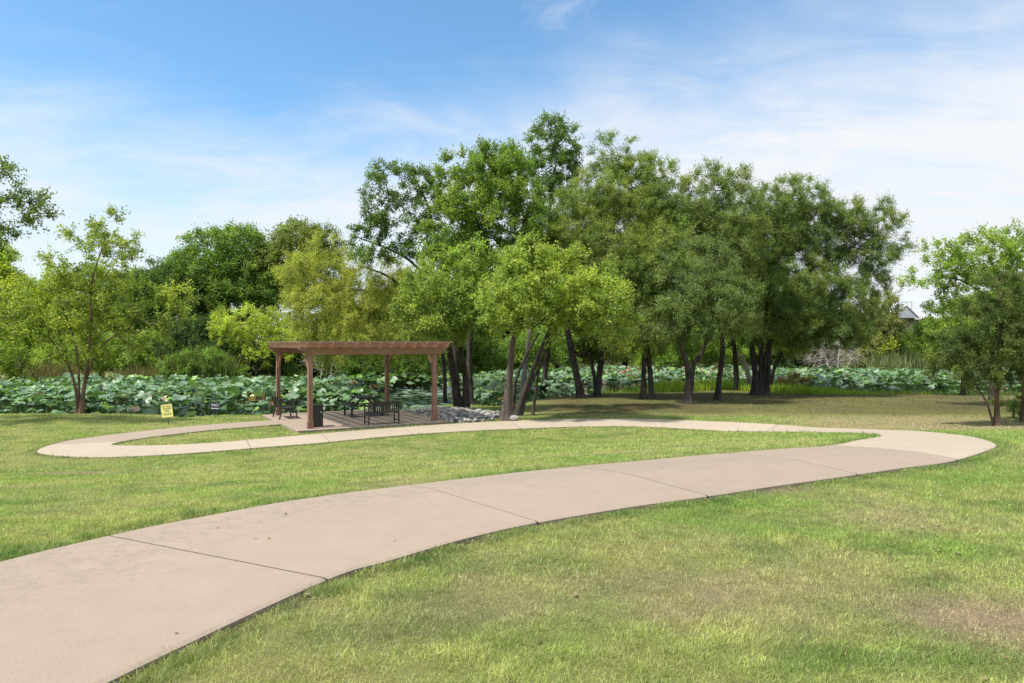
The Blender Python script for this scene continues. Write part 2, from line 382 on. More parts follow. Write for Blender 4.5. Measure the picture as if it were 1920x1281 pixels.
# slab
V=[];C=[]
nu=12
us=np.r_[0,.01,np.linspace(.3,SLX-.3,nu),SLX-.01,SLX];vs=np.r_[0,.01,np.linspace(.3,SLY-.3,nu),SLY-.01,SLY]
U,Vv=np.meshgrid(us,vs);p=SB+U[...,None]*EX+Vv[...,None]*EY
edge_=(U<=0)|(U>=SLX)|(Vv<=0)|(Vv>=SLY)
z=np.where(edge_,SZ-.01,SZ);k=len(us);m=len(vs)
top=np.concatenate([p,z[...,None]],-1).reshape(-1,3)
i=np.arange(m-1)[:,None]*k+np.arange(k-1)[None];Fq=np.stack([i,i+1,i+k+1,i+k],-1).reshape(-1,4)
ring=[a for a in range(k)]+[a*k+k-1 for a in range(1,m)]+[(m-1)*k+a for a in range(k-2,-1,-1)]+[a*k for a in range(m-2,0,-1)]
low=top[ring].copy();low[:,2]=SZ-.35;n0=len(top);R=len(ring)
Fs=np.array([[ring[a],n0+a,n0+(a+1)%R,ring[(a+1)%R]] for a in range(R)])
cc=np.zeros((n0+R,3));cc[:,1]=.5;cc[:,2]=.12
o=mesh_np('patio_slab',np.vstack([top,low]),np.vstack([Fq,Fs]),M_SLAB,col=cc)
tag(o,'brownish concrete pad under the pergola','slab',kind='structure')
print('ground',time.time()-T0)
# ------------------------------------------------------------------ grass
def blades(x,y,z,h,w,col,lean,seg2,rnd=None):
    n=len(x);a=rng.uniform(0,2*np.pi,n);la=rng.uniform(0,2*np.pi,n)
    dx=np.cos(a)*w/2;dy=np.sin(a)*w/2;lx=np.cos(la)*lean*h;ly=np.sin(la)*lean*h
    hz=h*np.sqrt(np.clip(1-np.minimum(lean,.93)**2,.1,1))
    B=np.stack([x,y,z-.005],1)
    s=np.stack([dx,dy,0*dx],1)
    if seg2:
        mid=B+np.stack([lx*.35,ly*.35,hz*.6],1);tip=B+np.stack([lx,ly,hz],1)
        V=np.stack([B-s,B+s,mid+s*.75,mid-s*.75,tip],1).reshape(-1,3)
        b=np.arange(n)[:,None]*5
        Fs=[b+np.array([[0,1,2,3]]),b+np.array([[3,2,4]])];k=5
    else:
        tip=B+np.stack([lx,ly,hz],1);V=np.stack([B-s,B+s,tip],1).reshape(-1,3);Fs=[np.arange(n)[:,None]*3+np.array([[0,1,2]])];k=3
    return V,Fs,np.repeat(col,k,0)
def scatter(y0,y1,dens,mx=.80):
    # trapezoid in plan about the view, with a margin so a side step still finds grass
    xw=mx*y1+3.0;n=int(2*xw*(y1-y0)*dens);x=rng.uniform(-xw,xw,n);y=rng.uniform(y0,y1,n)
    k=np.abs(x)<mx*y+3.0;return x[k],y[k]
GV=[];GF={};GC=[];gn=0
def putgrass(V,Fs,C):
    global gn
    for f in Fs:GF.setdefault(f.shape[1],[]).append(f+gn)
    GV.append(V);GC.append(C);gn+=len(V)
bands=[(2.2,4.2,15000,.040,.0032,1),(4.2,6.5,8600,.042,.0042,1),(6.5,9.5,4400,.044,.0062,0),(9.5,14,1700,.047,.010,0),(14,21,560,.055,.018,0),(21,31,200,.06,.03,0),(31,46,60,.08,.05,0)]
for (y0,y1,dn,hh,ww,s2) in bands:
    x,y=scatter(y0,y1,dn)
    P=np.stack([x,y],1)
    ip=onpath(P);k=(ip<.06*ss(.45,.7,fbm(x*5,y*5,88)))
    k&=polydist(P,SLABP)<-.03
    k&=polydist(P,SH)<.1
    x,y,ip=x[k],y[k],ip[k]
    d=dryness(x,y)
    cl=fbm(x*7,y*7,77);cl2=fbm(x*1.7,y*1.7,78)
    k=rng.random(len(x))<np.clip((1.15-.62*d*ss(25,27,y)-.25*d)*(.45+1.1*cl),.1,1)*np.where((ip>-.03),.6,1)
    x,y,d,cl,cl2,ip=x[k],y[k],d[k],cl[k],cl2[k],ip[k];n=len(x)
    edgeb=np.exp(-((ip+.14)/.09)**2)
    h=hh*rng.uniform(.45,1.3,n)*(.45+.6*cl2+.55*ss(.35,.7,cl))*(1+.55*edgeb*(cl>.45))*(1-.35*d)
    w=ww*rng.uniform(.7,1.3,n)
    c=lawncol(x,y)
    straw=rng.random(n)<(.10+.55*d)
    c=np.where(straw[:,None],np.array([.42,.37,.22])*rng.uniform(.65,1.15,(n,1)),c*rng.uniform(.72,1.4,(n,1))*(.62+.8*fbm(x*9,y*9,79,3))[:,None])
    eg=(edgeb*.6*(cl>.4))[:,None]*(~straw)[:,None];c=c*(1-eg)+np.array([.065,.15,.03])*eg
    gr=ss(26,28,y)*ss(0,3,x)*d;c=c*(1-.55*gr[:,None])  # blade colour darkened under the grove in place of tree shade
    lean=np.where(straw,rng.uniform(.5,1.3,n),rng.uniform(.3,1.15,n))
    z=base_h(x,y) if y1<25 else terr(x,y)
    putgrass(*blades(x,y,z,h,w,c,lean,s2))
o=mesh_np('grass',np.concatenate(GV),[np.concatenate(v) for v in GF.values()],M_GRASS,col=np.concatenate(GC));tag(o,'short mown green grass with straw coloured patches','grass',kind='stuff')
print('grass verts',gn,time.time()-T0)
def litter():
    n=2000;x=rng.uniform(-1,24,n);y=rng.uniform(24,41,n);k=(rng.random(n)<dryness(x,y)*1.1)&(onpath(np.stack([x,y],1))<-.05);x,y=x[k],y[k]
    x2=rng.uniform(-6,9,260);y2=rng.uniform(3,14,260);x=np.r_[x,x2];y=np.r_[y,y2];ip=onpath(np.stack([x,y],1));k=(polydist(np.stack([x,y],1),SLABP)<0)&(polydist(np.stack([x,y],1),SH)<-.2)&((ip<0)|(rng.random(len(x))<.35));x,y,ip=x[k],y[k],ip[k];n=len(x)
    z=terr(x,y)+np.where(ip>0,.033,.018);R_=rots(n,rng.uniform(0,.35,n));s=rng.uniform(.012,.03,n)*np.where(y>20,1.9,1)
    q=np.array([[-1,0,0],[0,.5,.12],[1.1,0,.1],[0,-.5,.16]]);V=np.einsum('nij,vj->nvi',R_,q)*s[:,None,None]+np.stack([x,y,z],1)[:,None]
    c=np.array([[.24,.16,.07],[.3,.24,.13],[.15,.10,.055],[.36,.32,.25]])[rng.integers(0,4,n)]
    o=mesh_np('fallen_leaves',V.reshape(-1,3),np.arange(4*n).reshape(-1,4),M_GRASS,col=np.repeat(c,4,0));tag(o,'dry fallen leaves scattered over the worn ground and path','fallen leaves',kind='stuff')
# bright uncut weeds on the bank behind the grove
x=rng.uniform(5,30,26000);y=rng.uniform(38,48,26000);pdw=polydist(np.stack([x,y],1),SH)
k=(pdw<.3)&(pdw>-2.6-1.4*ss(8,12,x)*ss(19,16,x))&(rng.random(len(x))<.25+.75*ss(6.5,9,x)*ss(22,17,x));x,y=x[k],y[k]
h=.52*rng.uniform(.4,1.2,len(x))*(.5+fbm(x*.8,y*.8,5))*(.45+.55*ss(20,17,x)*ss(6,10,x))
c=np.array([.30,.42,.045])*rng.uniform(.6,1.25,(len(x),1))
V,Fs,C=blades(x,y,terr(x,y),h,np.full(len(x),.035),c,rng.uniform(.1,.6,len(x)),1)
o=mesh_np('weeds',V,Fs,M_GRASS,col=C);tag(o,'bright yellow green uncut weeds along the pond bank','weeds',kind='stuff')
# reeds
def reeds(name,label,x0,x1,y0,y1,n,h0,cols,w=.05):
    x=rng.uniform(x0,x1,n);y=rng.uniform(y0,y1,n)
    cl=fbm(x*.5,y*.5,9);k=cl>.38;x,y,cl=x[k],y[k],cl[k];n=len(x)
    h=h0*rng.uniform(.55,1.1,n)*(.6+.7*cl);z=np.maximum(terr(x,y),WATER)
    ci=rng.integers(0,len(cols),n);c=np.array(cols)[ci]*rng.uniform(.7,1.2,(n,1))
    V,Fs,C=blades(x,y,z,h,np.full(n,w),c,rng.uniform(.03,.42,n),1)
    o=mesh_np(name,V,Fs,M_GRASS,col=C);tag(o,label,'reeds',kind='stuff')
reeds('reeds','tan and green cattail reeds behind the lotus at the left',-33,-22.5,46,48.8,3000,1.7,[(.24,.17,.085),(.17,.14,.06),(.10,.14,.035),(.2,.16,.07)])
reeds('reeds','tall yellow green reeds behind the lotus left of the dark shrubs',-24,-19,46.5,49.5,3000,2.9,[(.15,.2,.05),(.11,.16,.04),(.19,.2,.07)])
reeds('reeds','tall pale green reeds below the distant house roof',33,46,62,68,4200,2.6,[(.19,.24,.09),(.13,.19,.06),(.24,.25,.13)],.07)
# ------------------------------------------------------------------ lotus
def leaf_template(k,flat=False):
    r=np.random.default_rng(k);n=16;rings=[.12,.5,.82,1.0];a=np.arange(n)/n*2*np.pi
    ph=r.uniform(0,6.28,4);V=[[0,0,-.02 if flat else -.16]]
    for q in rings:
        wav=(.09*np.sin(3*a+ph[0])+.07*np.sin(5*a+ph[1])+.05*np.sin(2*a+ph[2]))*q*q*(0.05 if flat else 1.5)
        zz=(0.0 if flat else (-.16+.26*q**1.5-.12*q**4))+wav
        rr=q*(1+.05*np.sin(4*a+ph[3]))
        V+=list(np.stack([rr*np.cos(a),rr*np.sin(a),zz],1))
    V=np.array(V);j=np.arange(n);jn=(j+1)%n
    T=np.stack([np.zeros(n,int),1+j,1+jn],1);Q=np.concatenate([np.stack([1+q*n+j,1+(q+1)*n+j,1+(q+1)*n+jn,1+q*n+jn],1) for q in range(3)])
    rad=np.r_[0,np.repeat(rings,n)]
    return V,T,Q,rad
def rots(n,tilt):
    az=rng.uniform(0,2*np.pi,n);sp=rng.uniform(0,2*np.pi,n);ct,st=np.cos(tilt),np.sin(tilt)
    ax=np.stack([np.cos(az),np.sin(az),0*az],1);c=ct[:,None,None];s=st[:,None,None]
    K=np.zeros((n,3,3));K[:,0,1]=-ax[:,2];K[:,0,2]=ax[:,1];K[:,1,0]=ax[:,2];K[:,1,2]=-ax[:,0];K[:,2,0]=-ax[:,1];K[:,2,1]=ax[:,0]
    R=np.eye(3)+s*K+(1-c)*(K@K)
    Rz=np.zeros((n,3,3));Rz[:,0,0]=np.cos(sp);Rz[:,0,1]=-np.sin(sp);Rz[:,1,0]=np.sin(sp);Rz[:,1,1]=np.cos(sp);Rz[:,2,2]=1
    return R@Rz
def lotus(name,label,sel,dens,group=None):
    n=int(130*45*dens);x=rng.uniform(-60,70,n);y=rng.uniform(25,70,n);pdl=polydist(np.stack([x,y],1),SH)
    k=(pdl>.05)&sel(x,y)&(np.abs(x)<.85*y+3);x,y,pdl=x[k],y[k],pdl[k];n=len(x)
    flat=((x>-7.6)&(x<-3.0+.0*y)&(y>32)&(y<47)&(x>-y*.19-.4))
    dead=np.exp(-((x+9.5)/1.5)**2-((y-39.5)/2.2)**2)+.85*ss(6,9,x)*ss(27,20,x)*ss(52,56,y)*ss(.35,.6,fbm(x*.4,y*.4,6))+.5*np.exp(-((x+1)/1.2)**2-((y-37)/1.2)**2)+.6*np.exp(-((x+11)/.8)**2-((y-31)/1)**2)
    dead=rng.random(n)<.9*dead+.03
    hgt=(.12+.75*ss(0,1.3,pdl)*rng.uniform(.35,1,n)+.25*ss(.5,4,pdl)*rng.random(n))*(.75+.6*fbm(x*.25,y*.25,61))
    hgt=hgt*np.where((pdl<1.6)&(rng.random(n)<.5),rng.uniform(.15,.8,n),1);hgt=np.where(dead,hgt*.75,hgt)
    hgt=np.where(flat,.015+.01*rng.random(n),hgt)
    R=rng.uniform(.17,.31,n)*np.where(dead,.8,1);R=np.where(flat,rng.uniform(.16,.26,n),R)
    tilt=np.clip(np.abs(rng.normal(0,.42,n)),0,1.25);tilt=np.where(dead,tilt+.5,tilt);tilt=np.where(flat,rng.uniform(0,.03,n),tilt)
    z=WATER+hgt
    k=flat&(rng.random(n)<.35);keep=~k
    x,y,z,R,tilt,dead,flat,pdl=[q[keep] for q in(x,y,z,R,tilt,dead,flat,pdl)];n=len(x)
    col=np.array([.095,.175,.078])*rng.uniform(.65,1.35,(n,1));
    yel=rng.random(n)<.13;col[yel]=np.array([.12,.22,.04])*rng.uniform(.8,1.2,(yel.sum(),1))*1.3
    gry=rng.random(n)<.22;col[gry]=np.array([.155,.235,.145])*rng.uniform(.8,1.2,(gry.sum(),1))
    col[dead]=np.array([.34,.25,.15])*rng.uniform(.6,1.2,(dead.sum(),1))
    col[flat]=np.array([.20,.29,.21])*rng.uniform(.7,1.2,(flat.sum(),1))
    Rm=rots(n,tilt);Vs=[];Ts=[];Qs=[];Cs=[];o=0
    tid=rng.integers(0,6,n)
    for t in range(7):
        idx=np.where(flat)[0] if t==6 else np.where((tid==t)&~flat)[0]
        if not len(idx):continue
        tv,T,Q,rad=leaf_template(t,t==6);v=np.einsum('nij,vj->nvi',Rm[idx],tv)*R[idx,None,None]+np.stack([x,y,z],1)[idx,None]
        m=len(tv);off=(o+np.arange(len(idx))*m)[:,None,None];Ts.append((T[None]+off).reshape(-1,3));Qs.append((Q[None]+off).reshape(-1,4))
        cc=col[idx,None]*(1+np.array([.5,.35,.3])[None,None]*(ss(.9,1.,rad)*.5+ss(.25,0,rad)*.7)[None,:,None])
        Vs.append(v.reshape(-1,3));Cs.append(cc.reshape(-1,3));o+=m*len(idx)
    # stalks
    kk=np.where(~flat)[0];m=len(kk);top=np.stack([x,y,z-.1*R],1)[kk];bot=top.copy();bot[:,2]=WATER-.1;bot[:,:2]+=rng.normal(0,.08,(m,2))
    a=np.arange(3)/3*2*np.pi;cir=np.stack([np.cos(a),np.sin(a),0*a],1)*.008
    v=np.concatenate([bot[:,None]+cir,top[:,None]+cir],1).reshape(-1,3);b=(o+np.arange(m)*6)[:,None,None]
    q=np.array([[0,1,4,3],[1,2,5,4],[2,0,3,5]])[None]+b;Vs.append(v);Qs.append(q.reshape(-1,4));Cs.append(np.tile([.08,.13,.04],(len(v),1)))
    ob=mesh_np(name,np.concatenate(Vs),[np.concatenate(Ts),np.concatenate(Qs)],M_LOTUS,col=np.concatenate(Cs),smooth=True)
    tag(ob,label,'lotus leaves',kind='stuff');return n
litter()
nl=lotus('lotus_leaves','mass of round blue green lotus leaves covering the pond',lambda x,y:rng.random(len(x))<np.where(y<36,1.,.72),6.2)
# dark ragged undergrowth rooted at the waterline
print('lotus',nl,time.time()-T0)
def flower_mesh():
    mb=MB()
    for ring,(nn,tl,L) in enumerate(((8,.95,.085),(7,.45,.075))):
        for k in range(nn):
            a=k/nn*6.283+ring*.4;d=np.array([math.cos(a),math.sin(a),0]);s=np.array([-d[1],d[0],0]);up=np.array([0,0,1.])
            p=[];fs=[]
            for j,(t,wd) in enumerate(((0,.3),(.35,1.),(.7,.9),(1,.1))):
                c=d*L*math.sin(tl)*t*1.2+up*L*(math.cos(tl)*t*1.3+.25*t*t)
                p+=[c-s*wd*.024,c+s*wd*.024]
            mb.add(np.array(p),np.array([[0,1,3,2],[2,3,5,4],[4,5,7,6]]))
    mb.tube([(0,0,0),(0,0,.025)],[.012,.02],8)
    return mb
M_PETAL=simple('pale petals',(.80,.78,.48),.5,ns=30,amt=.08)
fl=flower_mesh().build('lotus_flower',M_PETAL,smooth=True);first=True
fr=random.Random(3)
spots=[]
for (px,py) in [(455,707),(465,719),(545,738),(376,741),(424,708),(411,706),(490,710),(556,707),(604,703),(553,706),(588,722),(460,740),(473,745),(300,738),(330,712),(232,745),(90,716),(120,706),(650,714),(205,712),
                (1165,692),(1182,680),(1060,700),(1290,690),(1220,700),(1485,686),(1525,687),(1546,697),(1640,700),(1700,705),(1725,716),(1770,712),(905,700),(1590,699)]:
    for Z in np.arange(28,68,.4):
        p=P3(px,py,Z)
        if p[2]<WATER+1.05 and polydist(np.array([[p[0],p[1]]]),SH)[0]>.6: break
    else: continue
    spots.append(p)
for k,p in enumerate(spots):
    o=fl if k==0 else fl.copy()
    if k:COL.objects.link(o)
    o.location=p;o.scale=(1.15,)*3;o.rotation_euler=(fr.uniform(-.4,.4),fr.uniform(-.4,.4),fr.uniform(0,6))
    tag(o,'small pale cream lotus blossom standing among the pond leaves','flower','lotus blossoms over the pond')
# ------------------------------------------------------------------ trees
LG=(2.1,1.85,1.75)
def lobe_points(lobes,Z,dens,seed,mind):
    r=np.random.default_rng(seed);pts=[];cen=[]
    for L in lobes:
        px,py,rx,ry=L[:4];dz=L[4] if len(L)>4 else r.uniform(-.5,.5);s=Z/F;RX,RZ=rx*s,ry*s;RY=max(.8*(RX+RZ)/2,.6)
        if len(L)>5:RY*=L[5]
        c=P3(px,py,Z+dz);n=int(dens*np.pi*RX*RZ*(1+.25*RY))+4
        d=r.normal(size=(n,3));d/=np.linalg.norm(d,axis=1)[:,None];q=r.random(n)
        rad=np.where(r.random(n)<.82,.66+.38*np.sqrt(q),q**.4)
        nz=.74+.55*vnoise(d[:,0]*2.6+seed,d[:,2]*2.6+d[:,1]*1.9,seed)
        pts.append(c+d*(rad*nz)[:,None]*np.array([RX,RY,RZ]));cen.append(np.tile(c,(n,1)))
    pts=np.concatenate(pts);cen=np.concatenate(cen);o=r.permutation(len(pts));pts,cen=pts[o],cen[o]
    keep=[];cell={}
    for i,p in enumerate(pts):
        k=tuple((p//mind).astype(int));ok=True
        for a in(-1,0,1):
            for b in(-1,0,1):
                for c in(-1,0,1):
                    for j in cell.get((k[0]+a,k[1]+b,k[2]+c),()):
                        e=pts[j]-p
                        if e@e<mind*mind:ok=False;break
                    if not ok:break
                if not ok:break
            if not ok:break
        if ok:cell.setdefault(k,[]).append(i);keep.append(i)
    return pts[keep],cen[keep]
def resample(p,r,step):
    p=np.array(p,float);r=np.array(r,float);k=8
    q=catmull(p,k) if len(p)>2 else p[0]+(p[1]-p[0])*np.linspace(0,1,9)[:,None]
    rr=np.interp(np.linspace(0,len(p)-1,len(q)),np.arange(len(p)),r)
    L=np.r_[0,np.cumsum(np.linalg.norm(np.diff(q,axis=0),axis=1))];n=max(3,int(L[-1]/step)+1);t=np.linspace(0,L[-1],n)
    return np.stack([np.interp(t,L,q[:,a]) for a in range(3)],1),np.interp(t,L,rr)
def frusta(A,B,ra,rb,sides):
    d=B-A;L=np.linalg.norm(d,axis=1)[:,None]+1e-9;d=d/L
    ref=np.where(np.abs(d[:,2:3])>.9,np.array([[1.,0,0]]),np.array([[0,0,1.]]))
    x=np.cross(ref,d);x/=np.linalg.norm(x,axis=1)[:,None]+1e-9;y=np.cross(d,x);a=np.arange(sides)/sides*2*np.pi
    cir=np.cos(a)[None,:,None]*x[:,None]+np.sin(a)[None,:,None]*y[:,None]
    V=np.concatenate([A[:,None]+cir*ra[:,None,None],B[:,None]+cir*rb[:,None,None]],1)
    n=len(A);b=(np.arange(n)*2*sides)[:,None,None];j=np.arange(sides);k=(j+1)%sides
    q=np.stack([j,k,k+sides,j+sides],1)[None]+b
    return V.reshape(-1,3),q.reshape(-1,4)
STYLES={ # leaf length,width, leaves per twig, twigs, twig length, droop, up bias
 'elm':dict(l=.11,w=.068,n=13,t=7,tl=.52,droop=0.,up=.35,j=.07),
 'oak':dict(l=.085,w=.042,n=15,t=8,tl=.50,droop=.05,up=.3,j=.07),
 'willow':dict(l=.10,w=.034,n=17,t=7,tl=.65,droop=.35,up=.0,j=.07),
 'young':dict(l=.10,w=.062,n=12,t=6,tl=.50,droop=0.,up=.25,j=.06),
 'cedar':dict(l=.10,w=.028,n=26,t=8,tl=.42,droop=0.1,up=.15,j=.05),
 'far':dict(l=.18,w=.11,n=12,t=7,tl=.8,droop=0.05,up=.3,j=.13),
 'bare':dict(l=.08,w=.05,n=0,t=6,tl=.7,droop=0,up=.2,j=.1)}
def tree(name,label,Z,stems,lobes,col,style='elm',dens=5.,seed=1,bark=None,cat='tree',group=None,mind=None,attach=.45,col2=None,leafk=1.,lm=1.,base=None,kindtrunk='trunk',maxtwig=True,wander=.1):
    S=dict(STYLES[style]);S['n']=int(S['n']*(2.5 if style!='far' else 2.2));S['t']+=1;S['l']*=.95;S['w']*=.95;dens*=1.42;r=np.random.default_rng(seed);bark=bark or M_BARK
    W=[]
    for st in stems:
        pts=[];rad=[]
        for j,q in enumerate(st):
            p=P3(q[0],q[1],Z+(q[3] if len(q)>3 else 0))
            if j==0: p[2]=th(p[0],p[1])-.12
            pts.append(p);rad.append(q[2]/2*Z/F*(.72 if j==0 else .64))
        W.append(resample(pts,rad,.22))
    at,cen=lobe_points(lobes,Z,dens,seed,mind or .27)
    root=W[0][0][0].copy();root[2]+=.12
    R=empty(name,tuple(root));tag(R,label,cat,group)
    maxn=sum(len(w[0]) for w in W)+len(at)*14+10
    pos=np.zeros((maxn,3));par=np.full(maxn,-1);sid=np.zeros(maxn,int);plen=np.zeros(maxn);ok=np.zeros(maxn,bool);isst=np.zeros(maxn,bool);srad=np.full(maxn,9.);n=0
    for s,(p,rd) in enumerate(W):
        for i in range(len(p)):
            pos[n]=p[i];par[n]=n-1 if i else -1;sid[n]=s;plen[n]=0;ok[n]=i>=len(p)*attach;isst[n]=True;srad[n]=rd[i];n+=1
    tops=np.array([w[0][-1] for w in W])
    dd=np.min(np.linalg.norm(at[:,None]-tops[None],axis=2),axis=1);order=np.argsort(dd);tip=np.zeros(len(at),int)
    for ai in order:
        a=at[ai];v=pos[:n]-a;D=np.sqrt((v*v).sum(1));hh=np.clip(pos[:n,2]-a[2],0,None)
        cost=D+.12*plen[:n]+.9*hh;cost[~ok[:n]]=1e9;k=int(np.argmin(cost));d=D[k]
        m=max(1,int(np.ceil(d/.42)));m=min(m,12)
        p0=pos[k];pd_=pos[k]-pos[par[k]] if par[k]>=0 else np.array([0,0,1.]);pd_=pd_/(np.linalg.norm(pd_)+1e-9)
        c=p0+pd_*d*.35+r.normal(0,wander*d,3)+np.array([0,0,.10*d])
        prev=k
        for j in range(1,m+1):
            t=j/m;q=(1-t)**2*p0+2*t*(1-t)*c+t*t*a
            if j<m:q=q+r.normal(0,.035,3)
            pos[n]=q;par[n]=prev;sid[n]=sid[k];plen[n]=plen[prev]+d/m;ok[n]=True;prev=n;n+=1
        tip[ai]=prev
    cnt=np.zeros(n);cnt[tip]+=1
    for i in range(n-1,-1,-1):
        if par[i]>=0:cnt[par[i]]+=cnt[i]
    rb=.0062*np.maximum(cnt,1)**.45*(Z/30)**.3
    rb=np.minimum(rb,srad[:n]*1.02)
    # limbs cannot be thicker than the stem they leave
    for i in range(n):
        if par[i]>=0 and not isst[i]:
            lim=(srad[par[i]]*.8 if isst[par[i]] else rb[par[i]]);rb[i]=min(rb[i],lim)
    E_=np.array([i for i in range(n) if par[i]>=0 and not isst[i]],int)
    # twigs
    k=S['t'];na=len(at);out=at-cen;out/=np.linalg.norm(out,axis=1)[:,None]+1e-9
    tw=r.normal(size=(na,k,3));tw/=np.linalg.norm(tw,axis=2)[...,None];tw=tw*.85+out[:,None]*.75+np.array([0,0,S['up']-S['droop']]);tw/=np.linalg.norm(tw,axis=2)[...,None]
    tl=S['tl']*r.uniform(.5,1.25,(na,k))*lm
    tb=np.repeat(at[:,None],k,1);te=tb+tw*tl[...,None];te[...,2]-=S['droop']*tl**1.5
    for s in range(len(W)):
        p,rd=W[s];nn=12;nzz=r.uniform(.9,1.12,(len(p),nn));
        hts=np.arange(len(p))*.22;fl_=1+.8*np.exp(-hts/.2)
        lob=1+.16*np.exp(-hts/.5)[:,None]*np.sin(np.arange(nn)/nn*2*np.pi*3+seed)[None]
        V1,F1=tube_np(p,rd[:,None]*fl_[:,None]*nzz*lob*np.ones((1,nn)),nn)
        mbv=[V1];mbf=[F1];o=len(V1)
        es=E_[sid[E_]==s]
        for lo,hi,sd in((12,1e9,7),(3,12,5),(0,3,3)):
            e=es[(cnt[es]>=lo)&(cnt[es]<hi)]
            if len(e):
                v,q=frusta(pos[par[e]],pos[e],np.minimum(rb[par[e]],rb[e]*1.35),rb[e],sd);mbv.append(v);mbf.append(q+o);o+=len(v)
        if maxtwig:
            ta=np.where(sid[tip]==s)[0]
            if len(ta):
                A=tb[ta].reshape(-1,3);B=te[ta].reshape(-1,3);v,q=frusta(A,B,np.full(len(A),.006*(Z/30)**.5),np.full(len(A),.003),3);mbv.append(v);mbf.append(q+o);o+=len(v)
        mesh_np(kindtrunk,np.concatenate(mbv)-root,np.concatenate(mbf),bark,R,smooth=True)
    if S['n']:
        nl=max(1,int(S['n']*leafk));t=r.uniform(.12,1.08,(na,k,nl))
        lp=tb[:,:,None]+(te-tb)[:,:,None]*t[...,None]+r.normal(0,S['j']*lm,(na,k,nl,3))
        ld=tw[:,:,None]*.5+r.normal(0,.75,(na,k,nl,3));ld[...,2]-=S['droop']*1.6;ld/=np.linalg.norm(ld,axis=-1)[...,None]
        nv=r.normal(0,.75,(na,k,nl,3))+out[:,None,None]*.35+np.array([0,0,.6]);
        sd=np.cross(ld,nv);sd/=np.linalg.norm(sd,axis=-1)[...,None]+1e-9;nm=np.cross(sd,ld)
        sc=r.uniform(.6,1.25,(na,k,nl,1))*lm;l=S['l']*sc;w=S['w']*sc
        b=lp;m1=lp+ld*l*.45+sd*w*.5+nm*w*.12;m2=lp+ld*l*.45-sd*w*.5+nm*w*.12;tp=lp+ld*l
        V=np.stack([b,m1,tp,m2],-2).reshape(-1,3)-root
        Fq=np.arange(len(V)).reshape(-1,4)
        ca=np.array(col)*np.array(LG)
        cl=ca[None]*np.exp(r.normal(0,.17,(na,1)))
        if col2 is not None:
            kk=np.clip(r.normal(.35,.35,(na,1))+.8*(fbm(at[:,0]*.5,at[:,2]*.5,seed)[:,None]-.5),0,1);cl=cl*(1-kk)+np.array(col2)*np.array(LG)*kk
        cf=cl[:,None,None]*np.exp(r.normal(0,.22,(na,k,nl,1)))
        cf=np.repeat(cf.reshape(-1,3),4,0)
        mesh_np('crown',V,Fq,M_LEAF,R,col=cf)
    return R
G_ELM=(.085,.165,.028);G_LIME=(.19,.28,.04);G_OAK=(.075,.13,.045);G_OLIVE=(.125,.16,.03);G_DARK=(.04,.085,.022);G_YEL=(.25,.24,.035);G_MID=(.07,.13,.028)
GR='trees of the grove beside the pergola'
# --- the grove, front to back
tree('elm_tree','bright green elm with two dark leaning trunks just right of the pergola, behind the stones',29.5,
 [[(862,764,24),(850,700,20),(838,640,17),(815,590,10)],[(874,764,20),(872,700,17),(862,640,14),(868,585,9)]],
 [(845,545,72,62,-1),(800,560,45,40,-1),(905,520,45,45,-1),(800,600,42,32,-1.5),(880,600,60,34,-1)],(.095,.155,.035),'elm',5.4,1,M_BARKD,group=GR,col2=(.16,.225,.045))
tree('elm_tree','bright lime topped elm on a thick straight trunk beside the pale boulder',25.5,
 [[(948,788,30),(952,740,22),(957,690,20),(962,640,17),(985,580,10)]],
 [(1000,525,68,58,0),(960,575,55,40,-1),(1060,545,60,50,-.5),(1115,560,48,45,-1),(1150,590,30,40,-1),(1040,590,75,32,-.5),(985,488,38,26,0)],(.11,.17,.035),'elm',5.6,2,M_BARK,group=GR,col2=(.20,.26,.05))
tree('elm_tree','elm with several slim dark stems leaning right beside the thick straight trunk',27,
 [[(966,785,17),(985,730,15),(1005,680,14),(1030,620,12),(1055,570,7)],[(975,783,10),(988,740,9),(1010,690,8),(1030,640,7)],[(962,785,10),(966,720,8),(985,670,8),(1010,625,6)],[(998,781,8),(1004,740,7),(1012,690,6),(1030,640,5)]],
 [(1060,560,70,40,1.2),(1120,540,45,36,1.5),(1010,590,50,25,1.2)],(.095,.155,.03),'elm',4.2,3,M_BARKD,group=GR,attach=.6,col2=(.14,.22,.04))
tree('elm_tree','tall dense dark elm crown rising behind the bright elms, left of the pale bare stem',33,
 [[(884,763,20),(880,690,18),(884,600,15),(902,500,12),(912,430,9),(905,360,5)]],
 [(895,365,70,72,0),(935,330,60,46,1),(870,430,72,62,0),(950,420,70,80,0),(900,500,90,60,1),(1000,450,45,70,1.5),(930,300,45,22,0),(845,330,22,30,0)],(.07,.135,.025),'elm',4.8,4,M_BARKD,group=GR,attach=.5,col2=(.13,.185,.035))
tree('elm_tree','tallest slender tree of the grove, sparse crown on a pale bare stem',37,
 [[(972,756,16),(992,640,13),(1015,520,11),(1026,430,10),(1036,350,8),(1042,300,5),(1030,250,2)]],
 [(1030,262,34,36,0),(1058,268,28,34,0),(1028,318,42,34,0),(1060,330,24,30,0),(1000,350,30,20,0)],(.06,.115,.025),'elm',3.9,5,M_BARKP,group=GR,attach=.6)
tree('elm_tree','thin see-through tree leaning left above the yellowish elm, left end of the grove',35,
 [[(858,758,20),(852,640,16),(838,520,12),(815,440,9),(800,380,6),(770,320,3)],[(854,756,14),(838,580,11),(780,500,8),(735,470,6),(670,445,3)]],
 [(745,340,52,32,0),(775,370,42,44,0),(710,390,32,28,0),(745,425,45,20,0),(690,450,40,26,0),(725,470,45,22,0),(800,440,28,40,0)],(.06,.11,.025),'elm',3.4,6,M_BARKD,group=GR,attach=.62,leafk=.85)
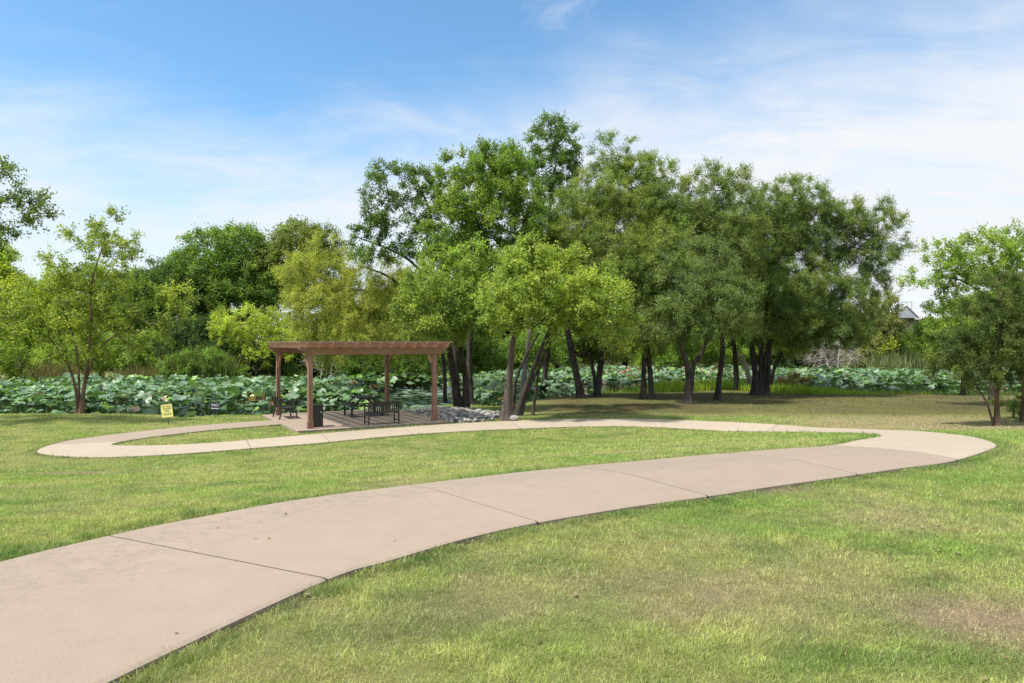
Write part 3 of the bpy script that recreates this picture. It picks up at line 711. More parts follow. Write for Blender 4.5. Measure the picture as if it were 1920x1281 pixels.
tree('willow_tree','drooping yellow green tree overhanging the pergola roof from the left',37,
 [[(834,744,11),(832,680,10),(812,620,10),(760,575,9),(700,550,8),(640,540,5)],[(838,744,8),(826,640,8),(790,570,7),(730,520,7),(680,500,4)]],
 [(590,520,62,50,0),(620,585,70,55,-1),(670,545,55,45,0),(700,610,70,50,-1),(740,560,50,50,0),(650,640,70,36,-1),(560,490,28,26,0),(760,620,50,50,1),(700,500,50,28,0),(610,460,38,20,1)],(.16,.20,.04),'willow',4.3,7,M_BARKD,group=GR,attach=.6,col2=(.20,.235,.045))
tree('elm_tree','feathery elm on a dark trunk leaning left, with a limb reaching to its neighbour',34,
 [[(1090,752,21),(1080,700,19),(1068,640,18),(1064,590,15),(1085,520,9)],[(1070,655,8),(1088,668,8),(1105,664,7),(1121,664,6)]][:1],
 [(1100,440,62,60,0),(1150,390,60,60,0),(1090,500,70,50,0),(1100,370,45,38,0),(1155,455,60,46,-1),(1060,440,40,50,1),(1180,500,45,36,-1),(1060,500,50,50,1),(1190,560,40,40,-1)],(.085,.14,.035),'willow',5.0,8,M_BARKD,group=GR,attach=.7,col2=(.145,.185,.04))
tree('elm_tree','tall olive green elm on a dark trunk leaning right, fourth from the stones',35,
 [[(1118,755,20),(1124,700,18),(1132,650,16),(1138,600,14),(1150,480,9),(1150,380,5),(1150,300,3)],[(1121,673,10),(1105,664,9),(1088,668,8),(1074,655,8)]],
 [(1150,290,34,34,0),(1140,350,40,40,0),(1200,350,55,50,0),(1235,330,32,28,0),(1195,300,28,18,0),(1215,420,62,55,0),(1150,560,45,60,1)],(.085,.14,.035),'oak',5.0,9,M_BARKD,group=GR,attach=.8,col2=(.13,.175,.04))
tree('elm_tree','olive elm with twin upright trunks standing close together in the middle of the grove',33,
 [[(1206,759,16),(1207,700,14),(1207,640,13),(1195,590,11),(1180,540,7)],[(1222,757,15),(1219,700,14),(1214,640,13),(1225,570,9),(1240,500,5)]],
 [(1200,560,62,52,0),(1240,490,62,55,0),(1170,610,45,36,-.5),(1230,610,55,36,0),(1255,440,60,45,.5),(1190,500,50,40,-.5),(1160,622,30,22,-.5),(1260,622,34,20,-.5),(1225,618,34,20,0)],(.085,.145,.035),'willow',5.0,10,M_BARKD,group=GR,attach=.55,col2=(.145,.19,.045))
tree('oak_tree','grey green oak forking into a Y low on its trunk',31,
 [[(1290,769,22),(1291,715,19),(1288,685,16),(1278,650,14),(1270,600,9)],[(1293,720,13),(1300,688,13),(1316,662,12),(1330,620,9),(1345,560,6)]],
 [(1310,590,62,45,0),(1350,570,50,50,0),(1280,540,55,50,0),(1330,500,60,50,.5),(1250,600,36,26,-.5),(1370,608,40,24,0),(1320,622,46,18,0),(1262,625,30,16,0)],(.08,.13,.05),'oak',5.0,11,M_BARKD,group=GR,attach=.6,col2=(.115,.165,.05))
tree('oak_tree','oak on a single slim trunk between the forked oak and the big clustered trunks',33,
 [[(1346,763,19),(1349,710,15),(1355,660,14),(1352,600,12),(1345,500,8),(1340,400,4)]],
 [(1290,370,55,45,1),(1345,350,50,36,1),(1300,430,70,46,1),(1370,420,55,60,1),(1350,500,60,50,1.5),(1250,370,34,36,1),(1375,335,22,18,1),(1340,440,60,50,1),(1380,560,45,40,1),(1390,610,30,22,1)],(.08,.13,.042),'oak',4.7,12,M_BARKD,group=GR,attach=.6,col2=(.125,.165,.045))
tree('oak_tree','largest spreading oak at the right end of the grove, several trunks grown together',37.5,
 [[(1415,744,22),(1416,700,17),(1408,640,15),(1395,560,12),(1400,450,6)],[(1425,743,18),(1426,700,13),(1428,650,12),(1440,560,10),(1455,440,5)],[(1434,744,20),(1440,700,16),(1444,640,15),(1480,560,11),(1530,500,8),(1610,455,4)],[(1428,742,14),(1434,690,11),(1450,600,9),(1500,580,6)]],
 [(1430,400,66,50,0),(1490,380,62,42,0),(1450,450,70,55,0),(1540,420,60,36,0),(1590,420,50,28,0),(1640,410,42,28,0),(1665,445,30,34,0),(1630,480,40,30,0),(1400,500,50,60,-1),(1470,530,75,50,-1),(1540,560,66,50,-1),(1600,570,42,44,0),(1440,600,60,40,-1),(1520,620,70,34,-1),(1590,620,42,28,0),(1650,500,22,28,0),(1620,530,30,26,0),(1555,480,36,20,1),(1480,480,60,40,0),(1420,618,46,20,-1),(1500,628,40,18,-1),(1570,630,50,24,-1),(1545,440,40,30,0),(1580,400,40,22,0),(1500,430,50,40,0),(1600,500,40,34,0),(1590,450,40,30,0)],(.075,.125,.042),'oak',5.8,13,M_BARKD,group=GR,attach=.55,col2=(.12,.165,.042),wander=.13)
tree('small_tree','small leaning tree with yellowish leaves right of the big clustered trunks',42,
 [[(1442,726,12),(1452,690,10),(1470,655,8),(1490,630,5)]],[(1490,640,42,26,0),(1465,620,36,26,0),(1510,615,36,26,1)],(.15,.18,.03),'elm',3.2,14,M_BARKD,group=GR,attach=.6)
tree('elm_tree','dense green tree filling the middle of the grove behind the leaning trunks',41,
 [[(1015,740,16),(1030,640,14),(1060,540,11),(1080,440,7)]],[(1080,420,70,60,0),(1040,500,60,60,0),(1120,520,80,60,0),(1000,540,60,50,0),(1180,430,60,60,0),(1190,550,60,50,0)],(.08,.14,.035),'elm',3.8,70,M_BARKD,group=GR,attach=.5,col2=(.12,.18,.04))
tree('elm_tree','dense green tree filling the right half of the grove behind the forked oak',42,
 [[(1382,730,14),(1375,640,12),(1350,540,10),(1340,450,6)]],[(1300,440,60,50,0),(1360,460,60,60,0),(1420,480,60,60,0),(1280,540,60,60,0),(1360,570,70,40,0),(1450,560,70,50,0),(1250,440,50,60,0)],(.075,.13,.035),'elm',3.8,71,M_BARKD,group=GR,attach=.5,col2=(.115,.17,.04))
# --- right side
tree('cedar_tree','dark green cedar with a reddish trunk alone on the grass at the right',23.5,
 [[(1869,800,15),(1869,750,12),(1872,700,10),(1874,640,8),(1872,580,5),(1870,520,2)],[(1866,770,6),(1850,755,5),(1838,735,4),(1825,710,3)]],
 [(1875,545,30,40,0),(1865,600,50,40,0),(1880,650,60,34,0),(1830,665,48,24,0),(1790,650,30,22,0),(1820,695,42,18,0),(1890,690,45,22,0),(1770,690,26,12,0)],(.045,.075,.022),'cedar',7.5,15,M_BARKR,attach=.3,col2=(.085,.12,.03),mind=.26)
tree('cedar_tree','second dark cedar partly cut off by the right edge of the photo',25,
 [[(1918,782,12),(1920,720,9),(1925,640,7),(1930,560,3)]],
 [(1925,580,36,40,0),(1925,640,50,36,0),(1915,690,45,24,0),(1960,620,50,60,0),(1900,600,26,30,0)],(.045,.075,.022),'cedar',6.5,16,M_BARKR,attach=.3,mind=.27)
tree('cedar_shrub','knee high cedar sapling on the shaded grass behind the right cedar',26,
 [[(1900,776,4),(1902,765,3),(1905,752,2)]],[(1900,757,26,13,0),(1925,765,20,10,0)],(.07,.12,.025),'cedar',9,17,M_BARKR,cat='shrub',attach=.1,mind=.16,lm=.6)
tree('pecan_tree','broad light green tree at the right edge with a bare limb reaching left',31,
 [[(1858,748,15),(1862,690,13),(1868,620,11),(1850,560,8),(1800,525,5),(1755,520,2)],[(1868,640,9),(1880,560,7),(1900,490,4)]],
 [(1840,490,52,40,0),(1890,480,50,40,0),(1790,500,40,32,0),(1760,480,30,16,0),(1735,520,32,14,0),(1850,450,30,14,0),(1895,445,30,14,0),(1820,550,50,36,0),(1880,550,56,45,0),(1930,500,50,60,0),(1800,590,50,30,0)],(.105,.18,.035),'young',4.3,18,M_BARK,attach=.5,col2=(.17,.235,.045))
tree('small_tree','round small tree on a short dark trunk near the lotus at the right',38,
 [[(1806,742,13),(1806,715,11),(1802,690,9),(1798,660,5)]],
 [(1790,640,46,32,0),(1750,640,36,30,0),(1820,610,40,36,0),(1770,600,40,26,0)],(.08,.14,.03),'elm',4.6,19,M_BARKD,attach=.5,col2=(.13,.19,.035))
# --- left side
tree('young_tree','young multi stemmed tree on the grass near the left edge',27,
 [[(151,783,13),(157,730,10),(165,675,9),(170,610,7),(172,530,5),(200,440,2)],[(146,783,10),(142,730,8),(125,680,6),(90,630,4)],[(154,783,8),(160,720,6),(190,650,5),(250,610,3)],[(143,782,8),(148,720,6),(140,640,5),(110,560,3)]],
 [(200,420,22,26,0),(225,450,26,26,0),(160,440,28,24,0),(110,500,36,26,0),(175,500,52,40,0),(60,560,50,34,0),(110,600,60,40,0),(180,580,60,45,0),(240,560,45,32,0),(290,590,46,26,0),(330,560,28,16,0),(50,620,50,30,0),(130,655,60,24,0),(210,640,48,28,0),(20,590,34,32,0),(270,640,36,16,0),(230,510,30,24,0)],(.11,.165,.035),'young',3.0,20,M_BARKR,attach=.25,col2=(.17,.225,.04),leafk=.9)
tree('pecan_tree','dark sparse limbs of a large tree entering at the left edge',22.5,
 [[(-150,830,36),(-145,700,30),(-130,560,24),(-100,450,16),(-60,400,8),(0,380,4)]],
 [(30,385,36,22,0),(-10,350,40,34,0),(62,398,28,9,0),(10,430,30,12,0),(-30,440,40,30,0),(-80,350,60,60,0),(-140,300,70,60,0),(-200,380,80,80,0),(-90,480,60,50,0),(-5,315,14,18,0),(-200,500,80,60,0),(85,400,20,8,0)],(.075,.12,.035),'young',1.9,21,M_BARKD,attach=.5)
# --- beyond the pond, left bank
B='trees on the far bank of the pond'
def bg(name,label,Z,px,lobes,col,seed,style='far',col2=None,dens=3.6,py=712,w=14,cat='tree',bark=None,lm=1.):
    lx,ly=lobes[0][0],lobes[0][1]
    return tree(name,label,Z,[[(px,py,w),(px+4,(py*2+ly)/3,w*.8),((px+lx*2)/3,(py+ly*2)/3,w*.6),(lx,ly,w*.3)]],lobes,col,style,dens,seed,bark or M_BARKD,cat,B,mind=.46*Z/60,attach=.25,col2=col2,lm=lm*(Z/55)**.5)
bg('tree','rounded dense green tree, highest of the far bank left of the pergola',56,430,[(425,480,68,44),(390,520,60,50),(470,520,60,50),(350,540,48,46),(430,560,90,40),(440,450,36,18)],G_MID,31,col2=(.11,.18,.03))
bg('tree','dull green tree with bare twigs on top between the rounded tree and the yellowish willow',58,565,[(560,470,55,40),(600,460,34,28),(520,510,56,50),(590,520,60,50),(545,440,30,16)],(.075,.115,.03),32,col2=(.11,.14,.04))
bg('tree','dark tree showing behind the right side of the young tree',54,320,[(310,540,50,40),(280,560,45,50),(340,590,60,60),(290,510,24,16),(265,520,20,22)],G_DARK,33,col2=(.08,.125,.025))
bg('tree','olive green tree behind the young tree near the left edge',57,190,[(170,560,80,50),(230,570,60,50),(120,580,60,50),(200,620,80,60),(255,560,30,40)],(.085,.14,.025),34,col2=(.15,.2,.03))
bg('tree','bright yellow green tree low at the left edge',53,40,[(30,600,80,60),(-40,580,80,70),(80,630,60,40),(-60,500,70,50),(20,560,45,24)],(.14,.21,.03),35,col2=(.22,.28,.035))
bg('shrub','lime yellow leafy shrub directly left of the pergola roof',49,480,[(470,600,44,24),(440,625,40,24),(510,620,40,26),(480,640,56,24),(545,640,40,18),(420,600,22,12),(510,665,32,16)],(.17,.24,.04),36,'young',(.23,.29,.05),dens=4.6,cat='shrub',lm=1.2)
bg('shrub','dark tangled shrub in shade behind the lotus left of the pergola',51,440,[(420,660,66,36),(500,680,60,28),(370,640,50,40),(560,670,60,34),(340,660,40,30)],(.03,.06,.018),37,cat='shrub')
bg('shrub','mid green rounded shrub above the lotus, right of the reeds',47.5,390,[(380,690,40,26),(340,695,34,22),(420,700,34,16)],(.09,.165,.035),38,'elm',dens=5,cat='shrub',lm=1.3,w=6)
bg('tree','olive tree filling the gap beneath the overhanging yellowish willow',52,660,[(640,640,70,50),(700,650,60,50),(600,660,60,36),(680,590,60,40)],(.06,.10,.022),39,col2=(.12,.15,.03))
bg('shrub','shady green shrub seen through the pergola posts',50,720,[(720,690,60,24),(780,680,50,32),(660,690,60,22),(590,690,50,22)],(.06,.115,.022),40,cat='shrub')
bg('tree','dark green tree seen through the leaning stems right of the pergola',57,800,[(800,620,70,50),(860,640,60,46),(770,570,50,46)],(.055,.105,.02),41)
bg('shrub','green shrub between the thick straight trunk and the leaning dark trunk',60,1045,[(1030,660,44,34),(990,655,44,32),(900,670,60,30),(950,670,40,26)],(.08,.15,.03),42,col2=(.12,.2,.04),cat='shrub')
bg('tree','mid green tree low behind the left half of the grove',70,960,[(950,580,90,60),(870,600,70,60),(1020,600,70,60),(960,640,90,30)],(.07,.125,.025),43,col2=(.11,.17,.03))
bg('tree','sunlit yellow green tree seen between the two dark leaning trunks',74,1120,[(1110,620,80,36),(1160,640,60,30),(1060,620,50,40),(1130,655,60,20)],(.13,.19,.03),44)
bg('tree','dark trunked tree beyond the pond behind the twin trunks',76,1170,[(1180,600,80,45),(1240,620,60,40),(1290,620,60,40)],(.08,.14,.03),45,py=690)
bg('shrub','light green shrub row beyond the pond behind the forked oak',71,1300,[(1300,660,60,24),(1370,655,60,28),(1240,665,50,22),(1330,630,70,26)],(.10,.18,.035),46,col2=(.16,.24,.04),cat='shrub')
bg('tree','green tree showing low behind the clustered oak trunks',72,1420,[(1420,630,80,40),(1480,650,60,34),(1380,600,60,40),(1450,580,80,50)],(.08,.135,.03),47,col2=(.12,.18,.03))
bg('cedar_tree','very dark cedar behind the dead brushwood',67,1540,[(1535,640,50,44),(1500,660,40,30),(1580,650,44,40),(1550,600,50,36)],(.025,.05,.018),48,col2=(.04,.07,.02))
bg('tree','brownish vine covered tree left of the distant house roof',66,1640,[(1642,600,32,34),(1660,572,20,22),(1625,630,36,34),(1660,620,28,28)],(.10,.13,.045),49,'elm',(.16,.165,.07),dens=3.2,lm=1.5)
bg('shrub','yellow green shrub below the brownish vine covered tree',65,1620,[(1620,665,30,22),(1650,655,26,22),(1600,680,22,14)],(.15,.19,.03),50,cat='shrub')
bg('tree','slim dark green columnar tree right of the brownish vine covered tree',66,1668,[(1668,655,14,34),(1672,630,12,24)],(.05,.09,.025),51)
bg('tree','green tree whose top reaches the distant house wall',70,1725,[(1720,652,36,26),(1750,640,34,24),(1700,664,36,24),(1738,626,14,8)],(.09,.145,.035),52,col2=(.14,.19,.045))
bg('tree','broad green tree right of the distant house',68,1800,[(1805,628,36,32),(1850,600,60,46),(1770,645,40,30),(1890,610,60,60)],(.085,.15,.03),53,col2=(.14,.2,.035))
bg('tree','tree on the far bank hidden mostly by the right cedar',70,1930,[(1940,600,80,70),(1990,600,80,80),(1900,660,60,40)],(.08,.14,.03),54)
bg('shrub','light green leafy shrub behind the lotus, left of the young tree trunks',50,90,[(60,680,50,26),(10,670,50,34),(110,670,40,30)],(.13,.2,.04),55,'elm',(.18,.25,.05),dens=4.2,cat='shrub',lm=1.4,w=6)
bg('shrub','green shrub behind the lotus and the tan reeds, right of the young tree trunks',50,250,[(220,670,50,30),(280,665,44,34),(180,660,40,30)],(.1,.17,.035),56,'elm',(.16,.22,.045),dens=4.2,cat='shrub',lm=1.4,w=6)
# far wood closing the view
def wood():
    r=np.random.default_rng(5);pts=[]
    x=r.uniform(-95,100,2600);y=r.uniform(84,100,2600);top=4.2+2.4*fbm(x*.08,0*x,3)-3.6*np.exp(-((x-55)/8)**2);z=th(0,90)+r.random(2600)**.7*top
    base=np.stack([x,y,z],1);n=22;P=(base[:,None]+r.normal(0,.75,(2600,n,3))).reshape(-1,3);m=len(P)
    d=r.normal(size=(m,3));d/=np.linalg.norm(d,axis=1)[:,None];e=r.normal(size=(m,3))+np.array([0,0,.6]);s=np.cross(d,e);s/=np.linalg.norm(s,axis=1)[:,None]
    V=np.stack([P,P+d*.2+s*.13,P+d*.42,P+d*.2-s*.13],1).reshape(-1,3)
    c=np.array([.07,.12,.028])*np.exp(r.normal(0,.2,(2600,1)))*(.7+.9*fbm(x*.12,y*.1,8))[:,None];c=np.repeat(np.repeat(c,n,0)*np.exp(r.normal(0,.2,(m,1))),4,0)
    o=mesh_np('woods',V,np.arange(len(V)).reshape(-1,4),M_LEAF,col=c);tag(o,'distant green wood closing the view behind the far bank','wood',kind='stuff')
wood()
print('trees',time.time()-T0)
# dead brushwood
tree('brushwood_pile','bleached leafless brushwood sprawling in front of the dark cedar',60,[[(1570,694,6),(1572,672,4),(1575,650,2)],[(1560,694,5),(1550,675,3),(1535,660,2)],[(1580,694,5),(1592,680,3),(1610,668,2)]],
 [(1560,668,44,22,0),(1585,660,34,20,0),(1572,640,16,14,0)],(0,0,0),'bare',6.5,61,M_DEAD,cat='dead shrub',attach=.05,mind=.3,kindtrunk='branches',lm=1.6)
tree('brushwood_pile','pale leafless twigs in the dark gap behind the pergola',48,[[(600,712,5),(603,695,3),(610,680,2)],[(615,712,4),(622,690,2),(632,672,1.5)]],
 [(612,688,22,14,0),(590,680,20,10,0)],(0,0,0),'bare',6,62,M_DEAD,cat='dead shrub',attach=.05,mind=.3,kindtrunk='branches',lm=1.2)
tree('small_shrub','low rusty brown shrub at the edge of the bright weeds',42.5,[[(1485,724,4),(1486,716,3),(1488,708,2)]],
 [(1490,716,26,9,0),(1470,715,18,7,0)],(.17,.10,.045),'oak',9,63,M_BARKD,cat='shrub',attach=.05,mind=.2,lm=.7,col2=(.12,.15,.04))
# broken stub
def stub():
    Z=44;pp=[P3(1408,722,Z),P3(1402,700,Z),P3(1394,680,Z-.1),P3(1388,668,Z-.2)];pp[0][2]=th(pp[0][0],pp[0][1])-.1
    root=pp[0].copy();root[2]+=.1;R=empty('broken_tree',tuple(root));tag(R,'pale broken tree stub with a splintered top, left of the clustered oak trunks','tree stump')
    p,r=resample(pp,[.22,.17,.17,.2],.12);r0=random.Random(2)
    V,Fq=tube_np(p,r[:,None]*np.random.default_rng(3).uniform(.85,1.15,(len(p),10)),10);mesh_np('trunk',V-root,Fq,M_DEAD,R,smooth=True)
    mb=MB();t=p[-1];ax=np.array([-.35,0,1.]);ax/=np.linalg.norm(ax)
    for k in range(14):
        a=k/14*6.283;b=t+np.array([math.cos(a),math.sin(a),0])*.13-ax*.12;L=.18+.35*max(0,math.cos(a-3.4))+r0.uniform(0,.15)
        mb.tube([b,b+ax*L*.6+np.array([math.cos(a),math.sin(a),0])*.03,b+ax*L+np.array([-.06,0,0])],[.05,.035,.004],5)
    mb.build('splintered_top',simple('pale split wood',(.62,.50,.38),.8),R,True) if False else None
    s=simple('pale split wood',(.58,.47,.36),.8,ns=20,amt=.3);V=np.concatenate(mb.v)-root;mesh_np('splintered_top',V,[np.concatenate(x) for x in mb.f.values()],s,R)
stub()
# ------------------------------------------------------------------ stones
from mathutils import noise as mnoise
def stone_me(k):
    import bmesh
    bm=bmesh.new();bmesh.ops.create_icosphere(bm,subdivisions=3,radius=.5);r=random.Random(k);o=Vector((r.uniform(0,90),)*3)
    sc=Vector((r.uniform(.95,1.2),r.uniform(.75,.95),r.uniform(.5,.75)))
    for v in bm.verts:
        d=v.co.normalized();f=1+.22*mnoise.noise(d*1.3+o)+.06*mnoise.noise(d*4+o);v.co=Vector((d.x*sc.x,d.y*sc.y,d.z*sc.z))*.5*f
    me=bpy.data.meshes.new('river_stone');bm.to_mesh(me);bm.free()
    me.polygons.foreach_set('use_smooth',np.ones(len(me.polygons),bool));return me
def stonemat(k,c):
    m,nt,b=mat('river stone');f=noise(nt,4+k,6,.7);cc=ramp(nt,f,[(.3,tuple(x*.6 for x in c)),(.7,tuple(min(1,x*1.25) for x in c))])
    oi=N(nt,'ShaderNodeObjectInfo');v=ramp(nt,oi.outputs['Random'],[(0,(.62,.62,.62)),(1,(1.25,1.22,1.18))]);cc=mix(nt,1.,cc,v,'MULTIPLY')
    link(nt,cc,b.inputs['Base Color']);b.inputs['Roughness'].default_value=.8;bump(nt,b,f,.4,.02);return m
SM=[stonemat(k,c) for k,c in enumerate([(.25,.245,.235),(.19,.19,.19),(.31,.29,.26),(.23,.20,.18),(.15,.15,.155)])]
ST=[stone_me(k) for k in range(10)]
for k,me in enumerate(ST): me.materials.append(SM[k%5])
SP=np.array([S2(SLX+.05,-.05),S2(SLX+.05,3.2),S2(SLX+.2,5.0),(-3.6,30.4),(-2.0,30.2),(-.75,28.2),(-.3,26.6),(-.25,25.5),(-1.6,24.62),(-2.35,24.3)])
c=[];r=random.Random(9);tries=0
while tries<60000 and len(c)<760:
    tries+=1;x=r.uniform(SP[:,0].min(),SP[:,0].max());y=r.uniform(SP[:,1].min(),SP[:,1].max())
    if all((x-a)**2+(y-b_)**2>.0105 for a,b_ in c): c.append((x,y))
c=np.array(c);q=polydist(c,SP);ok=(q>.02)&(onpath(c)<-.07);c,q=c[ok],q[ok]
tk=[(P3(862,764,29.5),.42),(P3(874,764,29.5),.36),(P3(948,788,25.5),.45)]
kk=np.ones(len(c),bool)
for p,rr in tk:kk&=np.hypot(c[:,0]-p[0],c[:,1]-p[1])>rr
c,q=c[kk],q[kk]
order=np.argsort(c[:,1]);c,q=c[order],q[order]
print('stones',len(c))
stuffV=[];stuffF=[];so=0
for k in range(len(c)):
    x,y=c[k];mound=.10*min(1,q[k]/.8)+r.uniform(0,.03);s=r.choice([.12,.14,.16,.2,.24]);z=float(base_h(x,y))+s*.2+mound
    me=ST[k%10]
    if k<300:
        o=bpy.data.objects.new('river_stone',me);COL.objects.link(o);o.location=(x,y,z);o.scale=(s,s,s);o.rotation_euler=(r.uniform(-.5,.5),r.uniform(-.5,.5),r.uniform(0,6.28))
        tag(o,'rounded grey river stone in the bed between the pergola and the thick trunk','stone','river stones beside the pergola')
    else:
        V=np.empty(len(me.vertices)*3,np.float32);me.vertices.foreach_get('co',V);V=V.reshape(-1,3);a=r.uniform(0,6.28);Rz=np.array([[math.cos(a),-math.sin(a),0],[math.sin(a),math.cos(a),0],[0,0,1]])
        Fq=np.array([list(p.vertices) for p in me.polygons]);stuffV.append(V@Rz.T*s+np.array([x,y,z]));stuffF.append(Fq+so);so+=len(V)
# small cobbles filling between
for k in range(900):
    j=r.randrange(len(c));x=c[j][0]+r.uniform(-.12,.12);y=c[j][1]+r.uniform(-.12,.12)
    if polydist(np.array([[x,y]]),SP)[0]<.03:continue
    me=ST[k%10];V=np.empty(len(me.vertices)*3,np.float32);me.vertices.foreach_get('co',V);V=V.reshape(-1,3)
    Fq=np.array([list(p.vertices) for p in me.polygons]);s=r.uniform(.07,.12);stuffV.append(V*s+np.array([x,y,float(base_h(x,y))+.07*min(1,q[j]/.8)]));stuffF.append(Fq+so);so+=len(V)
o=mesh_np('cobbles',np.concatenate(stuffV),np.concatenate(stuffF),SM[0],smooth=True);tag(o,'small grey cobbles filling the bed below the larger stones','cobbles',kind='stuff')
o=bpy.data.objects.new('boulder',ST[2]);COL.objects.link(o);p=P3(965,782,25.0);o.location=(p[0],p[1],th(p[0],p[1])+.12);o.scale=(.30,.27,.42);tag(o,'pale round boulder at the foot of the thick straight trunk','boulder')
# ------------------------------------------------------------------ pergola (local frame: x=EX, y=EY)
RZ=math.atan2(EX[1],EX[0])
def at(u,v,z=SZ): p=S2(u,v);return (p[0],p[1],z)
per=empty('pergola',at(0,0),RZ);tag(per,'brown stained wooden pergola with slatted roof on four posts','pergola')
PX=(.50,4.95);PY=(.40,5.25);HB=2.42;PW=.15
for ix,u in enumerate(PX):
    for v in PY:
        mb=MB();mb.box((u,v,HB/2),(PW,PW,HB),bev=.012);post=mb.build('post',M_POST,per)
        mb=MB();t=.022;w=PW/2+t/2+.001
        for dx,dy in((1,0),(-1,0)):mb.box((u+dx*w,v,.115),(t,PW+2*t+.004,.23))
        for dx,dy in((0,1),(0,-1)):mb.box((u,v+dy*w,.114),(PW-.002,t,.228))
        mb.build('post_base',M_POST,post)
        s=1 if v<2 else -1
        mb=MB();mb.bar((u,v+s*.07,HB-.55),(u,v+s*.52,HB-.06),.085,.085);mb.build('brace',M_POST,post)
for v in PY:
    # beam = board with clipped lower corners
    x0,x1=.14,5.42;h=.25
    ol=[(x0,h),(x1,h),(x1,h-.08),(x1-.2,0),(x0+.36,0),(x0,h-.08)]
    mb=MB();mb.prism(ol,(1,0,0),(0,0,1),(0,1,0),(0,v-.04,HB+.001),.05);mb.prism([(a+.0,b) for a,b in ol],(1,0,0),(0,0,1),(0,1,0),(0,v+.045,HB+.001),.05);mb.build('beam',M_BEAM,per)
RB=HB+.25-.03;rh=.19
nr=13
for k in range(nr):
    u=.30+k*(5.30-.30)/(nr-1);y0,y1=-.12,5.75
    ol=[(y0,rh),(y1,rh),(y1,rh-.04),(y1-.14,0),(y0+.14,0),(y0,rh-.04)]
    mb=MB();mb.prism(ol,(0,1,0),(0,0,1),(1,0,0),(u,0,RB),.042);mb.build('rafter',M_RAFT,per)
mb=MB();v=-.06;r=random.Random(4)
while v<5.7:
    mb.box((2.78+r.uniform(-.015,.015),v,RB+rh+.020),(5.38,.036,.036),rz=r.uniform(-.002,.002));v+=.056
mb.build('roof_slats',M_SLAT,per)
# picnic table (local x across, y along)
def picnic():
    u,v=3.35,3.55;R=empty('picnic_table',at(u,v),RZ);tag(R,'small black picnic table with attached benches under the pergola','picnic table')
    L=1.35;mb=MB()
    for k in range(5):mb.box((-.3+k*.15,0,.72),(.138,L,.038),bev=.006)
    mb.build('table_top',M_BLACKP,R)
    for s in(-1,1):
        mb=MB()
        for k in(-1,1):mb.box((s*.66+k*.072,0,.44),(.136,L,.036),bev=.006)
        mb.build('seat',M_BLACKP,R)
    for y in(-.45,.45):
        mb=MB();mb.box((0,y,.41),(1.42,.06,.05));mb.box((0,y,.682),(.62,.062,.04))
        for s in(-1,1):
            mb.bar((s*.22,y+.062,.68),(s*.52,y+.062,.40),.05,.06,up=(0,1,0));mb.bar((s*.60,y,.39),(s*.60,y,0),.06,.06)
        mb.build('leg_frame',M_BLACKP,R)
picnic()
# bench seen from behind at the front edge: local x along the bench, back at -y
def bench_slat():
    R=empty('park_bench',at(2.98,.22),RZ);tag(R,'black slatted bench seen from behind at the front edge of the pad','bench')
    W=1.12;mb=MB()
    mb.box((0,.02,.76),(W,.045,.05),bev=.006);mb.box((0,.03,.42),(W-.06,.03,.04))
    for k in range(13):mb.box((-W/2+.1+k*(W-.2)/12,.026,.59),(.045,.014,.30))
    mb.build('backrest',M_BLACK,R)
    mb=MB()
    for k in range(7):mb.box((0,.09+k*.062,.405),(W-.08,.05,.022),bev=.004)
    mb.build('seat',M_BLACK,R)
    for s in(-1,1):
        mb=MB();x=s*(W/2-.02);mb.box((x,.02,.375),(.04,.045,.75));mb.box((x,.45,.30),(.04,.04,.60));mb.box((x,.235,.11),(.026,.39,.03));mb.box((x,.235,.385),(.03,.39,.035));mb.build('leg',M_BLACK,R)
        mb=MB();mb.tube([(x,.04,.60),(x,.2,.625),(x,.38,.625),(x,.47,.60),(x,.49,.55)],.02,6);mb.build('armrest',M_BLACK,R)
bench_slat()
# scroll-arm bench at the left: local y along the bench, faces +x
def bench_scroll():
    R=empty('park_bench',at(.32,4.22),RZ);tag(R,'black bench with curled armrests at the left side of the pad','bench')
    W=1.15;mb=MB()
    for k in range(6):
        t=k/5;mb.box((-.02-.17*t,0,.47+.33*t),(.02,W-.06,.055),M=np.array([[math.cos(-.45),0,math.sin(-.45)],[0,1,0],[-math.sin(-.45),0,math.cos(-.45)]]))
    mb.build('backrest',M_BLACK,R)
    mb=MB()
    for k in range(7):mb.box((.04+k*.068,0,.40+.006*(k-3)**2*.3),(.056,W-.06,.02),bev=.004)
    mb.build('seat',M_BLACK,R)
    for s in(-1,1):
        y=s*(W/2-.02);mb=MB()
        mb.tube([(-.20,y,.86),(-.13,y,.68),(-.03,y,.45),(-.03,y,.35),(-.06,y,.18),(-.11,y,0)],[.02,.024,.03,.03,.024,.028],8)
        mb.tube([(-.03,y,.38),(.2,y,.37),(.45,y,.38),(.50,y,.25),(.52,y,.12),(.56,y,0)],[.022,.022,.03,.026,.022,.028],8)
        mb.tube([(-.02,y,.22),(.12,y,.30),(.25,y,.32),(.40,y,.29),(.50,y,.2)],.014,6)
        mb.build('leg',M_BLACK,R)
        mb=MB();pts=[(-.08,y,.62),(.05,y,.62),(.2,y,.66),(.35,y,.66),(.46,y,.6),(.49,y,.5),(.46,y,.42)];mb.tube(pts,.018,6)
        sp=[(.2+.09*(1-t/9)*math.cos(t*.9+1.6),y,.55+.09*(1-t/9)*math.sin(t*.9+1.6)) for t in range(8)];mb.tube(sp,.012,6);mb.tube([(.02,y,.46),(.12,y,.5),(.2,y,.62)],.014,6)
        mb.build('armrest',M_BLACK,R)
bench_scroll()
